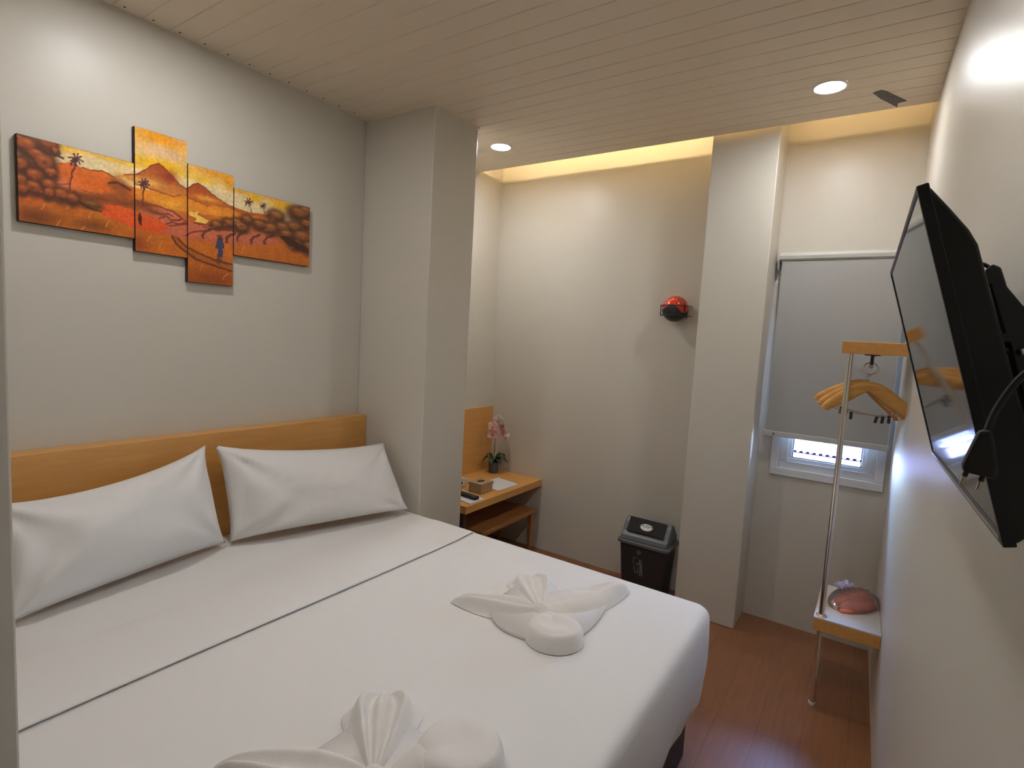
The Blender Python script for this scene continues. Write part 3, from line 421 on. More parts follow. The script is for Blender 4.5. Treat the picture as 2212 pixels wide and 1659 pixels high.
# mattress wrapped in sheet: loft of rounded rectangles
def rrect(x0, x1, y0, y1, r, n=10):
    out = []
    for cx, cy, a0 in ((x1-r, y1-r, 0), (x0+r, y1-r, 90), (x0+r, y0+r, 180), (x1-r, y0+r, 270)):
        for k in range(n+1):
            a = math.radians(a0+90*k/n); out.append((cx+r*math.cos(a), cy+r*math.sin(a)))
    return out
def dens(poly, step=.05):
    out = []
    for i in range(len(poly)):
        a = Vector(poly[i]); b = Vector(poly[(i+1) % len(poly)]); k = max(1, int((b-a).length/step))
        for j in range(k): out.append(a.lerp(b, j/k))
    return out
base = dens(rrect(BX0, BX1, BYF, -.082, .07))
cen = Vector(((BX0+BX1)/2, (BYF-.082)/2))
rings = []
prof = [(.0, ZB), (.015, ZB-.001), (.032, ZB-.005), (.047, ZB-.012), (.057, ZB-.023), (.063, ZB-.042), (.066, ZB-.10), (.066, ZB-.18), (.058, ZB-.25), (.045, ZB-.31), (.035, ZB-.365), (.02, ZB-.372), (.01, ZB-.366)]
def inset(p, d):
    q = Vector((min(max(p.x, BX0+.07), BX1-.07), min(max(p.y, BYF+.07), -.152)))
    v = (p-q); return q+v*(d/.07) if v.length > 1e-6 else p
for k, (off, z) in enumerate(prof):
    R = []
    for i, p in enumerate(base):
        s = off/.066
        q = inset(p, .07*(.45+.55*s))
        wob = 0
        if k > 5:
            wob = .006*math.sin(i*.55+1.3*k*.2)*(k-5)/6+.004*math.sin(i*1.7+k*.5)*(k-5)/7
        nrm = (q-inset(p, .001)); nrm = nrm.normalized() if nrm.length > 1e-6 else Vector((0, 0))
        q = q+nrm*wob*(.3 if abs(q.x-BX1) < .03 else 1)
        R.append(bm.verts.new((q.x, q.y, z+.004*math.sin(i*.9)*(k > 9))))
    rings.append(R)
for A_, B_ in zip(rings, rings[1:]):
    n = len(A_)
    for i in range(n): bm.faces.new((A_[i], A_[(i+1) % n], B_[(i+1) % n], B_[i]))
top = bm.faces.new(rings[0]); bm.faces.new(rings[-1])
part('mattress', bm, M_sheet, bed, auto=.9)
# turned-down top sheet lying across the bed
bm = B()
def td(u, v):
    x = BX0+.004+(BX1-BX0)*u; q = min(1, v/.9)
    e = (1-u)*(BX1-BX0)
    y = -.60-.347*q; z = ZB+.0015+.011*min(1, (q/.30))**.8
    if v > .9:
        k = (v-.9)/.1; y += -.003*math.sin(k*PI)+.009*k*k; z -= .0105*k
    drop = .05*(1-(e/.06))**2.2 if e < .06 else 0
    z -= drop
    y += .003*math.sin(u*7)*q+.012*q*max(0, u-.9)*10
    z += .0015*noise.noise(Vector((x*3, y*3, 1)))*(v < .9)
    return (x, y, z)
V = grid(bm, 70, 40, td)
part('turned_down_sheet', bm, M_sheet, bed, smooth=True)
bm = B(); box(bm, BX0+.06, BX1-.055, BYF+.055, -.085, 0, .30)
part('bed_base', bm, M_dark, bed, bevel=.01)
bm = B(); box(bm, .254, XC0-.002, -.081, -.001, .0, 1.092)
part('headboard', bm, M_wood, bed, bevel=.003)

# ------------------------------------------------------------------ pillows
def pillow(name, label, TL, TR, BR, BL, T, seed, topsag=.02, crease=0):
    t = thing(name, label, 'pillow', tuple((Vector(BL)+Vector(BR))/2), 'pillows against the headboard')
    TL, TR, BR, BL = map(Vector, (TL, TR, BR, BL))
    nrm = ((TR-TL).cross(BL-TL)).normalized()
    if nrm.y > 0: nrm = -nrm
    bm = B(); NU, NV = 56, 36
    wr = 1 if crease else .35
    def f(u, v, s):
        U = 2*u-1; Vv = 2*v-1
        pin = .045
        uu = .5+.5*U*(1-pin*(1-Vv**4)); vv = .5+.5*Vv*(1-.06*(1-U**4))
        p = (BL.lerp(BR, uu)).lerp(TL.lerp(TR, uu), vv)
        th = T*(max(0, 1-abs(U)**2.6)**.55)*(max(0, 1-abs(Vv)**2.3)**.55)
        nn = noise.noise(Vector((U*1.6+seed, Vv*1.2, seed)))*.014+noise.noise(Vector((U*5+seed, Vv*4, seed)))*.004
        # pulled folds running in from the corners
        dg = 0
        for cu, cv, q in ((-1, -1, 1), (1, -1, .7), (-1, 1, 1), (1, 1, .8)):
            du, dv = U-cu, Vv-cv; r = math.hypot(du, dv*.6)
            a = math.atan2(dv*.6, du); dg += q*math.sin(a*9+seed)*math.exp(-r*1.6)*.030*min(1, r*4)
        dg += wr*.0035*math.sin((U*1.0-Vv*.45)*38+3*noise.noise(Vector((U*3, Vv*3, seed))))*max(0, noise.noise(Vector((U*2.2+4, Vv*1.3, seed+2)))+.15)*1.6
        k = crease*math.exp(-((U+.86-.10*Vv)/.07)**2)*(-.014)*(1-Vv**2)
        th2 = th+(nn+dg+k)*min(1, th/T*2.2)
        return p+nrm*(th2*.62 if s > 0 else -th*.38)+Vector((0, 0, -topsag*(Vv > 0)*Vv*(1-U*U)*.9))
    for s in (1, -1):
        grid(bm, NU, NV, lambda u, v: f(u, v, s))
    bmesh.ops.remove_doubles(bm, verts=bm.verts, dist=.0004)
    part('pillowcase', bm, M_pill, t, smooth=True)
    return t
pillow('pillow', 'white pillow on the left, drooping in the middle, lower against the headboard', (.46, -.20, .972), (1.162, -.175, 1.063), (1.215, -.245, .634), (.455, -.385, .630), .205, 1.7, .045)
pillow('pillow', 'white pillow on the right, next to the column, with creased left end', (1.192, -.190, 1.060), (2.095, -.262, .962), (2.055, -.515, .642), (1.225, -.250, .634), .185, 6.1, .022, 1)

# ------------------------------------------------------------------ folded towels
def towel(label, c, sc, lift, petals):
    z0 = ZB+.002
    o = None
    bm = B(); c = Vector((c[0], c[1]))
    def add(ang, L, Wd, Hh, style):
        d = Vector((math.cos(math.radians(ang)), math.sin(math.radians(ang)))); pr = Vector((-d.y, d.x))
        NS, NT = 34, 40
        def f(a, b):
            s = a; t = 2*b-1
            if style == 'boat':
                w = Wd*(math.sin(PI*min(1, s**.85))**.8)*(1-.25*s)+.002
                m_ = t-.10
                ridge = math.exp(-((m_-.30)/.30)**2)*1.0+math.exp(-((m_+.45)/.30)**2)*.80
                ridge *= (1-abs(t)**5)
                h = Hh*(.35+.65*math.sin(PI*min(1, s*.9))**.7)*(1-s**7)
                z = ridge*h+lift*.9*max(0, s-.6)/.4*(1-abs(t)**3)*(1-s**14)
                sx = s
            elif style == 'bulb':
                w = Wd*.62*min(1, s/.5)**.8+.002
                z = Hh*.80*min(1, s/.45)**1.2*(1-abs(t)**3)*(1-s**6)
                sx = s*.72
            elif style == 'fan':
                w = Wd*min(1, (s/.75))**.75*(max(0, 1-max(0, (s-.60)/.40)**2.4)**.5)+.002
                pl = .5+.5*math.cos(t*PI*3.5)
                h = Hh*(.25+.75*s**.9)
                z = h*(1-abs(t)**4)*(.42+.58*pl)*(max(0, 1-max(0, (s-.62)/.38)**2.4)**.6)
                z -= .030*sc*math.exp(-(t/.10)**2)*s*(1 if s < .8 else max(0, (1-s)/.2))
                sx = s
            else:  # cup
                w = Wd*(math.sin(PI*min(1, s**.75))**.75)*(1-.15*s)+.004
                h = Hh*(.35+.65*math.sin(PI*min(1, s*.85))**.8)
                z = h*(1-abs(t)**3)
                z -= .6*h*math.exp(-((s-.62)/.18)**2-((t-.25)/.35)**2)
                z = (z+lift*1.4*max(0, s-.6)/.4*(1-abs(t)**3))*(1-s**12)
                sx = s
            q = c+d*(L*sx)+pr*(w*t)
            nn = noise.noise(Vector((q.x*22, q.y*22, 3)))*.004+noise.noise(Vector((q.x*60, q.y*60, 7)))*.0015
            e = (1-t**6)*min(1, s*5)
            return (q.x, q.y, z0+max(.0005, z+(nn*e)))
        grid(bm, NS, NT, f)
        if style == 'bulb':
            o_ = c+d*(L*.64); ra, rb = L*.36, Wd
            def g(a, b):
                ph = 2*PI*a; r_ = b
                lx, ly = ra*r_*math.cos(ph), rb*r_*math.sin(ph)
                front = .5+.5*math.cos(ph)
                z = Hh*(1-r_**5)**.5+.006*math.exp(-((r_-.84)/.09)**2)*front-.012*math.exp(-((r_)/.5)**2)
                z -= .006*math.exp(-(ly/(rb*.12))**2)*(1-front)*r_
                q = o_+d*lx+pr*ly
                nn = noise.noise(Vector((q.x*18, q.y*18, 3)))*.004
                return (q.x, q.y, z0+max(.0005, z+nn*(1-r_**4)))
            grid(bm, 48, 18, g)
    s = sc
    for q in petals: add(*q)
    # flat under-layer
    pts = []
    for ang, r in ((117, .20), (85, .17), (38, .26), (0, .17), (-26, .30), (-75, .20), (227, .21), (170, .19)):
        pts.append(c+Vector((math.cos(math.radians(ang)), math.sin(math.radians(ang))))*r*s)
    loop = smooth_path([(p.x, p.y, z0) for p in pts+pts[:1]], 6)[:-1]
    prism(bm, [tuple(p) for p in loop], (0, 0, .013*s))
    # central knot
    grid(bm, 14, 14, lambda u, v: (c.x+.04*s*(2*u-1), c.y+.04*s*(2*v-1), z0+max(.001, .040*s*(1-(2*u-1)**2)*(1-(2*v-1)**2)+.004*noise.noise(Vector((u*5, v*5, 2))))))
    o = link('towel', bm, M_towel, smooth=True)
    tag(o, label, 'towel', 'towels folded into flowers on the bed')
towel('white towel folded into a four-petal flower near the foot corner by the bin', (1.63, -1.60), 1.0, .02, ((117, .33, .092, .046, 'boat'), (40, .285, .105, .055, 'fan'), (-26, .42, .095, .046, 'cup'), (227, .265, .098, .060, 'bulb')))
towel('white towel folded into a flower at the front edge of the picture, nearest the camera', (.765, -1.70), .96, .02, ((122, .36, .10, .050, 'boat'), (42, .275, .105, .080, 'fan'), (-36, .30, .105, .065, 'bulb'), (215, .26, .095, .06, 'boat')))

# ------------------------------------------------------------------ desk, stool and the things on it
ZD = .537
desk = thing('desk', 'honey wood wall desk with a tall back panel between the column and the far wall', 'desk', (3.0, -.26, 0))
bm = B(); box(bm, 2.551, XB-.001, -.510, -.001, ZD-.05, ZD); part('tabletop', bm, M_wood, desk, bevel=.003)
bm = B(); box(bm, 2.551, XB-.001, -.022, -.001, ZD, 1.036); part('back_panel', bm, M_wood, desk, bevel=.002)
bm = B(); box(bm, 2.555, 2.58, -.49, -.001, 0, ZD-.05); part('side_panel', bm, M_dark, desk, bevel=.002)  # shadow at the desk's left end put into the dark colour
stool = thing('stool', 'low brown wooden bench stool pushed under the desk', 'stool', (3.08, -.33, 0))
ZS = .318
bm = B(); box(bm, 2.745, 3.415, -.505, -.17, ZS-.026, ZS); part('seat', bm, M_woodd, stool, bevel=.004)
bm = B(); box(bm, 2.79, 3.37, -.47, -.205, ZS-.055, ZS-.026); part('apron', bm, M_woodd, stool)
for sx in (2.78, 3.375):
    for sy in (-.475, -.20):
        bm = B(); cx = 1 if sx > 3 else -1
        vs = [(sx-.02, sy-.02), (sx+.02, sy-.02), (sx+.02, sy+.02), (sx-.02, sy+.02)]
        A_ = [bm.verts.new((x, y, ZS-.026)) for x, y in vs]
        B_ = [bm.verts.new((sx+(x-sx)*.55, sy+(y-sy)*.55, 0)) for x, y in vs]
        for i in range(4): bm.faces.new((A_[i], A_[(i+1) % 4], B_[(i+1) % 4], B_[i]))
        bm.faces.new(A_); bm.faces.new(B_)
        part('leg', bm, M_woodd, stool, bevel=.002)

# orchid
orc = thing('potted_orchid', 'pink orchid in a dark grey pot standing on the desk', 'potted plant', (3.352, -.128, ZD))
px, py = 3.352, -.128
bm = B(); lathe(bm, [(0, 0), (.033, 0), (.036, .003), (.040, .084), (.0365, .084), (.035, .070), (0, .070)], (px, py, ZD+.0005), 32)
part('pot', bm, M_pot, orc, auto=.6)
for k, (a, L, up, dn) in enumerate(((150, .10, .05, .055), (205, .11, .055, .07), (-20, .10, .065, .04), (-50, .105, .05, .07), (-85, .10, .055, .05), (250, .09, .045, .06), (95, .07, .06, .02))):
    bm = B(); d = Vector((math.cos(math.radians(a)), math.sin(math.radians(a)), 0)); pr = Vector((-d.y, d.x, 0))
    if d.y > .3: L *= .9
    def lf(u, v):
        w = .024*math.sin(PI*min(1, u*.93+.07))**.7; t = 2*v-1
        z = ZD+.082+up*math.sin(u*PI*.75)-dn*u*u*.6
        return Vector((px, py, z))+d*(.006+L*u)+pr*(w*t)+Vector((0, 0, .006*abs(t)))
    grid(bm, 14, 6, lf)
    o = part('leaf', bm, M_leaf, orc, smooth=True); s_ = o.modifiers.new('th', 'SOLIDIFY'); s_.thickness = .0015
stem_pts = smooth_path([(px, py, ZD+.075), (px-.004, py-.006, ZD+.18), (px-.008, py-.012, ZD+.28), (px-.002, py-.018, ZD+.37), (px+.02, py-.03, ZD+.415), (px+.045, py-.05, ZD+.38), (px+.055, py-.062, ZD+.32)], 6)
bm = B(); tube(bm, stem_pts, .0022, 8); part('stem', bm, M_stem, orc, smooth=True)
bm = B(); tube(bm, smooth_path([(px+.004, py, ZD+.075), (px-.03, py-.02, ZD+.15), (px-.02, py-.014, ZD+.21)], 5), .0018, 6); part('stem', bm, M_stem, orc, smooth=True)
def blossom(cx, cy, cz, yaw, pitch, r, pale):
    r *= 1.22
    m_ = M_petalw if pale else M_petal
    Rm = Matrix.Rotation(math.radians(yaw), 3, 'Z') @ Matrix.Rotation(math.radians(pitch), 3, 'Y')
    bm = B()
    for k, (a, wd, ln) in enumerate(((90, .5, 1.0), (210, .45, .95), (330, .45, .95), (160, .62, 1.0), (20, .62, 1.0))):
        ra = math.radians(a)
        def pf(u, v):
            t = 2*v-1; w = r*wd*math.sin(PI*min(1, .08+u*.90))**.75
            yy = math.cos(ra)*r*ln*u-math.sin(ra)*w*t; zz = math.sin(ra)*r*ln*u+math.cos(ra)*w*t
            xx = -r*.25*(u**2)*.8+r*.12*abs(t)*u-(.002*(k > 2))
            return Vector((cx, cy, cz))+Rm @ Vector((-xx*-1, yy, zz))
        grid(bm, 8, 6, pf)
    o = part('blossom', bm, m_, orc, smooth=True, label='pale pink blossom' if not pale else 'almost white blossom')
    s_ = o.modifiers.new('th', 'SOLIDIFY'); s_.thickness = .0012
    bm = B(); p0 = Vector((cx, cy, cz))
    cyl(bm, p0, p0+Rm @ Vector((-r*.28, 0, -r*.18)), r*.14, 10, r2=r*.05)
    o2 = link('lip', bm, M_lip, smooth=True); o2.parent = o
for q in ((3.28, -.155, .905, 0, 10, .040, 0), (3.345, -.16, .945, 15, -10, .038, 1), (3.375, -.175, .905, -25, 5, .040, 0), (3.29, -.15, .845, 5, 15, .042, 0), (3.375, -.19, .855, -20, 20, .040, 0), (3.40, -.205, .81, -35, 35, .036, 1)):
    blossom(*q)

# tissue box
t = thing('tissue_box', 'small brown card tissue box with an oval slot on the desk', 'tissue box', (2.88, -.37, ZD))
bm = B(); box(bm, 2.815, 2.945, -.42, -.315, ZD+.0005, ZD+.062); part('box_body', bm, M_kraft, t, bevel=.002)
bm = B(); box(bm, 2.811, 2.949, -.424, -.311, ZD+.050, ZD+.070); part('box_lid', bm, M_kraft, t, bevel=.002)
bm = B()
prism(bm, [(2.88+.034*math.cos(a*PI/12), -.367+.020*math.sin(a*PI/12), ZD+.0700) for a in range(24)], (0, 0, .0006)); part('slot', bm, M_hole, t)
# papers, remote, cup
bm = B(); prism(bm, [(2.965, -.455, ZD+.0008), (3.20, -.465, ZD+.0008), (3.245, -.255, ZD+.0008), (3.01, -.245, ZD+.0008)], (0, 0, .0025))
tag(link('paper_sheet', bm, M_paper), 'white printed sheet of paper lying on the desk right of the tissue box', 'paper')
bm = B(); prism(bm, [(2.60, -.50, ZD+.0006), (2.745, -.50, ZD+.0006), (2.80, -.28, ZD+.0006), (2.655, -.28, ZD+.0006)], (0, 0, .006))
tag(link('notepad', bm, M_paper), 'white notepad under the black remote control', 'notepad')
t = thing('remote_control', 'black remote control lying on the white notepad on the desk', 'remote control', (2.70, -.40, ZD+.006))
def rot2(cx, cy, pts, ang, z, h):
    ca, sa = math.cos(ang), math.sin(ang)
    return [(cx+a*ca-b*sa, cy+a*sa+b*ca, z) for a, b in pts], (0, 0, h)
rc = [(x_*1.0, y_*1.0) for x_, y_ in rrect(-.024, .024, -.085, .085, .010, 4)]
bm = B(); a_, v_ = rot2(2.70, -.40, rc, -.10, ZD+.0068, .020); prism(bm, a_, v_); part('case', bm, M_black, t, bevel=.003)
for i in range(6):
    for j in (-1, 0, 1):
        bm = B(); a_, v_ = rot2(2.70, -.40, rrect(j*.013-.0042, j*.013+.0042, -.065+i*.022-.004, -.065+i*.022+.004, .002, 2), -.10, ZD+.0266, .0015); prism(bm, a_, v_); part('button', bm, M_binlid, t)
t = thing('cup', 'small white cup with a dark mark behind the tissue box', 'cup', (2.885, -.215, ZD))
bm = B(); lathe(bm, [(0, 0), (.020, 0), (.022, .003), (.030, .058), (.028, .058), (.020, .006), (0, .006)], (2.885, -.215, ZD+.0005), 26); part('cup_body', bm, M_label, t, auto=.6)
bm = B(); tube(bm, smooth_path([(2.86, -.232, ZD+.045), (2.845, -.243, ZD+.038), (2.848, -.241, ZD+.018), (2.864, -.23, ZD+.014)], 5), .0032, 8); part('handle', bm, M_label, t, smooth=True)
bm = B(); cyl(bm, (2.8575, -.222, ZD+.032), (2.8555, -.2225, ZD+.032), .007, 12); part('dark_mark', bm, M_gasket, t)

# ------------------------------------------------------------------ swing-lid bin
BXF, BXR, BYL, BYR, ZR = 3.13, 3.37, -1.262, -1.592, .372
bin_ = thing('trash_bin', 'dark grey swing-lid rubbish bin standing between the far wall and the pier', 'bin', (3.25, -1.43, 0))
bm = B()
def lay(z, k):
    cx, cy = (BXF+BXR)/2, (BYL+BYR)/2; hx, hy = (BXR-BXF)/2*k-.01, (BYL-BYR)/2*k-.01
    return [bm.verts.new((x, y, z)) for x, y in rrect(cx-hx, cx+hx, cy-hy, cy+hy, .025, 5)]
Ls = [lay(.001, .80), lay(.02, .83), lay(.345, .97), lay(.352, .97)]
for A_, B_ in zip(Ls, Ls[1:]):
    for i in range(len(A_)): bm.faces.new((A_[i], A_[(i+1) % len(A_)], B_[(i+1) % len(A_)], B_[i]))
bm.faces.new(Ls[0]); bm.faces.new(Ls[-1]); part('bin_body', bm, M_binbody, bin_, auto=.7)
bm = B()
prism(bm, [(x, y, ZR-.020) for x, y in rrect(BXF, BXR, BYR, BYL, .03, 5)], (0, 0, .022)); part('rim', bm, M_binlid, bin_, bevel=.005)
# hood: arched side cheeks with sloped front, opening for the flap
yl, yr = BYL-.018, BYR+.018
hood = [(BXF+.012, ZR), (BXF+.022, ZR+.030), (BXF+.045, ZR+.050), (BXF+.085, ZR+.100), (BXF+.105, ZR+.118), (BXF+.125, ZR+.122), (BXF+.145, ZR+.116), (BXF+.175, ZR+.085), (BXR-.02, ZR+.040), (BXR-.012, ZR)]
bm = B(); prism(bm, [(a, yl, z) for a, z in hood], (0, -(yl-yr), 0)); o = part('hood', bm, M_binlid, bin_, bevel=.010)
o.modifiers['bevel'].segments = 3
bm = B()
# swing flap on the sloped front
p0 = Vector((BXF+.040, 0, ZR+.050)); p1 = Vector((BXF+.103, 0, ZR+.124)); dn = (p1-p0).normalized(); nn = Vector((-dn.z, 0, dn.x))
fl = []
for s_, t_ in ((0, 0), (1, 0), (1, 1), (0, 1)):
    fl.append(p0.lerp(p1, t_)+nn*.003+Vector((0, yl-.030-(yl-yr-.060)*s_, 0)))
prism(bm, fl, tuple(nn*.006)); flap = part('swing_flap', bm, M_binflap, bin_, bevel=.002)
def on_flap(a, b, off=.0095):  # a: -1..1 across, b 0..1 up
    return p0.lerp(p1, b)+nn*off+Vector((0, (yl+yr)/2-a*.5*(yl-yr-.06), 0))
bm = B(); prism(bm, [on_flap(.34*math.cos(i*PI/16), .50+.26*math.sin(i*PI/16)*(1 if i > 16 else .75)) for i in range(32)], tuple(nn*.0006)); lb = link('emblem', bm, M_label); lb.parent = flap
def text(body, size, loc, rot, m_, parent, name, ext=.0006, sx=1):
    cu = bpy.data.curves.new(name, 'FONT'); cu.body = body; cu.size = size; cu.align_x = 'CENTER'; cu.align_y = 'CENTER'; cu.extrude = ext
    tmp = bpy.data.objects.new(name, cu); col.objects.link(tmp)
    dg = bpy.context.evaluated_depsgraph_get(); me = bpy.data.meshes.new_from_object(tmp.evaluated_get(dg)); bpy.data.objects.remove(tmp)
    me.materials.clear(); me.materials.append(m_)
    me.transform(Matrix.Translation(loc) @ rot.to_4x4() @ Matrix.Diagonal((sx, 1, 1, 1)))
    o = bpy.data.objects.new(name, me); col.objects.link(o); o.parent = parent
    if parent.parent is None: o.matrix_parent_inverse = Matrix.Translation(-Vector(parent.location))
    return o
Rf = Matrix((Vector((0, -1, 0)), dn, nn)).transposed()
text('PUSH', .026, on_flap(0, .53, .0103), Rf, M_gasket, flap, 'lettering', sx=1.25)
# tidy symbol and round mark on the body front (relief)
cyc = (BYL+BYR)/2
def bx(z): # body front x at height z
    k = .83+(z-.02)/.325*.14; return (BXF+BXR)/2-((BXR-BXF)/2*k-.01)-.0004
def mark(pts):
    bm = B(); A_ = [bm.verts.new((bx(z), cyc-y, z)) for y, z in pts]; B_ = [bm.verts.new((bx(z)-.0012, cyc-y, z)) for y, z in pts]
    n = len(pts)
    for i in range(n): bm.faces.new((A_[i], A_[(i+1) % n], B_[(i+1) % n], B_[i]))
    bm.faces.new(A_); bm.faces.new(B_); return bm
def joined(polys):
    out = B()
    for p in polys:
        m0 = mark(p); me = bpy.data.meshes.new('t'); m0.to_mesh(me); m0.free(); out.from_mesh(me); bpy.data.meshes.remove(me)
    return out
circ = lambda cy, cz, r, n=18, a0=0: [(cy+r*math.cos(2*PI*i/n), cz+r*math.sin(2*PI*i/n)) for i in range(n)]
ringp = []
for i in range(18):
    a, b = 2*PI*i/18, 2*PI*(i+1)/18
    ringp.append([(-.02+.014*math.cos(a), .312+.014*math.sin(a)), (-.02+.014*math.cos(b), .312+.014*math.sin(b)), (-.02+.010*math.cos(b), .312+.010*math.sin(b)), (-.02+.010*math.cos(a), .312+.010*math.sin(a))])
part('round_mark', joined(ringp+[circ(-.02, .312, .006)]), M_binmark, bin_)
man = [circ(-.008, .262, .0085), [(-.016, .250), (.004, .252), (.008, .215), (-.006, .210)], [(-.014, .248), (-.036, .236), (-.036, .230), (-.012, .238)], [(-.006, .214), (.008, .216), (.012, .165), (.004, .165)], [(-.008, .214), (.0, .212), (-.004, .165), (-.012, .165)],
       [(-.046, .222), (-.041, .222), (-.036, .180), (-.041, .180)], [(-.020, .222), (-.015, .222), (-.020, .180), (-.025, .180)], [(-.041, .184), (-.020, .184), (-.021, .179), (-.040, .179)],
       [(-.052, .275), (-.048, .275), (-.048, .235), (-.052, .235)], [(-.052, .275), (-.030, .278), (-.030, .274), (-.052, .271)]]
part('litter_symbol', joined(man), M_binmark, bin_)

# ------------------------------------------------------------------ extinguisher ball in its wall bracket
fbx, fby, fbz, r = 3.375, -1.437, 1.820, .080
fb = thing('fire_extinguisher_ball', 'red and black fire extinguisher ball held in a black bracket on the far wall', 'fire extinguisher', (fbx, fby, fbz))
bm = B(); bmesh.ops.create_uvsphere(bm, u_segments=40, v_segments=24, radius=r, matrix=Matrix.Translation((fbx, fby, fbz))); part('ball', bm, M_red, fb, smooth=True)
bm = B()
def cap(u, v):
    a = 2*PI*u; top = -.12+.42*math.exp(-((math.atan2(math.sin(a-PI*1.02), math.cos(a-PI*1.02)))/.55)**2)-.25*math.exp(-((math.atan2(math.sin(a-PI*1.32), math.cos(a-PI*1.32)))/.5)**2)
    el = -PI/2+v*(math.asin(max(-1, min(1, top)))+PI/2)
    R_ = r+.0012
    return (fbx+R_*math.cos(el)*math.cos(a), fby+R_*math.cos(el)*math.sin(a), fbz+R_*math.sin(el))
grid(bm, 60, 14, cap); part('black_band', bm, M_blackm, fb, smooth=True)
bk = link('bracket', B(), M_blackm); bpy.data.objects.remove(bk)
bm = B()
hw = .080
for zz, ww in ((fbz+.018, hw), (fbz-.042, hw)):
    tube(bm, [(XB-.004, fby+ww, zz), (fbx-.035, fby+ww, zz), (fbx-.052, fby+ww*.92, zz)], .0028, 8)
    tube(bm, [(XB-.004, fby-ww, zz), (fbx-.02, fby-ww, zz), (fbx-.04, fby-ww*.92, zz)], .0028, 8)
tube(bm, [(fbx-.052, fby+hw*.92, fbz+.018), (fbx-.052, fby+hw*.92, fbz-.042)], .003, 8)
tube(bm, [(fbx-.04, fby-hw*.92, fbz+.018), (fbx-.04, fby-hw*.92, fbz-.042)], .003, 8)
arc = [(fbx+(r+.004)*math.cos(a), fby+(r+.004)*math.sin(a), fbz+.018) for a in [PI/2+i*PI/20 for i in range(21)]]
tube(bm, arc, .0024, 8)
arc = [(fbx+(r-.008)*math.cos(a), fby+(r-.008)*math.sin(a), fbz-.042) for a in [i*2*PI/30 for i in range(30)]]
tube(bm, arc, .0028, 8, closed=True)
tube(bm, [(fbx-.052, fby+hw*.92, fbz-.042), (fbx-.03, fby+.055, fbz-.042)], .0026, 8); tube(bm, [(fbx-.04, fby-hw*.92, fbz-.042), (fbx-.02, fby-.058, fbz-.042)], .0026, 8)
box(bm, XB-.006, XB-.0005, fby-.055, fby+.055, fbz-.05, fbz+.03)
part('bracket', bm, M_blackm, fb, smooth=False)

# ------------------------------------------------------------------ clothes rack with bench
XR0, XR1, YR0, ZBN = 2.722, 3.15, -2.385, .421
rack = thing('clothes_rack', 'open clothes rack of honey wood boards and a chrome pole by the window', 'clothes rack', (2.93, -2.5, 0))
ye = lambda x: yC(x)+.001
bm = B(); prism(bm, [(XR0, YR0, ZBN-.006), (XR1, YR0, ZBN-.006), (XR1, ye(XR1), ZBN-.006), (XR0, ye(XR0), ZBN-.006)], (0, 0, .006)); part('bench_surface', bm, M_benchtop, rack)
bm = B(); prism(bm, [(XR0, YR0, ZBN-.060), (XR1, YR0, ZBN-.060), (XR1, ye(XR1), ZBN-.060), (XR0, ye(XR0), ZBN-.060)], (0, 0, .054)); part('bench_board', bm, M_wood, rack, bevel=.002)
bm = B(); prism(bm, [(XR0-.004, YR0+.004, 1.603), (XR1, YR0+.004, 1.603), (XR1, ye(XR1), 1.603), (XR0-.004, ye(XR0), 1.603)], (0, 0, .052)); part('top_board', bm, M_wood, rack, bevel=.002)
bm = B(); cyl(bm, (XR0+.03, YR0-.028, ZBN), (XR0+.03, YR0-.028, 1.603), .0115, 24); part('pole', bm, M_chrome, rack, auto=.6)
bm = B(); lathe(bm, [(0, 0), (.022, 0), (.022, .004), (.014, .010), (.0115, .010)], (XR0+.03, YR0-.028, ZBN), 24); part('pole_flange', bm, M_chrome, rack, auto=.6)
bm = B(); cyl(bm, (XR0+.03, YR0-.028, .012), (XR0+.03, YR0-.028, ZBN-.060), .0115, 24); part('leg', bm, M_chrome, rack, auto=.6)
bm = B(); cyl(bm, (XR0+.03, YR0-.028, 0), (XR0+.03, YR0-.028, .012), .014, 20); part('foot_cap', bm, M_label, rack)
RY, RZ = -2.492, 1.552
bm = B(); cyl(bm, (XR0+.05, RY, RZ), (XR1-.03, RY, RZ), .0085, 20); part('hanging_rod', bm, M_chrome, rack, auto=.6)
for xx in (XR0+.075, XR1-.06):
    bm = B(); lathe(bm, [(0, 0), (.030, 0), (.030, -.003), (.010, -.007), (.006, -.010), (0, -.010)], (xx, RY, 1.603), 24); cyl(bm, (xx, RY, RZ), (xx, RY, 1.596), .006, 14); part('rod_bracket', bm, M_blackm if xx < 2.9 else M_chrome, rack, auto=.6)

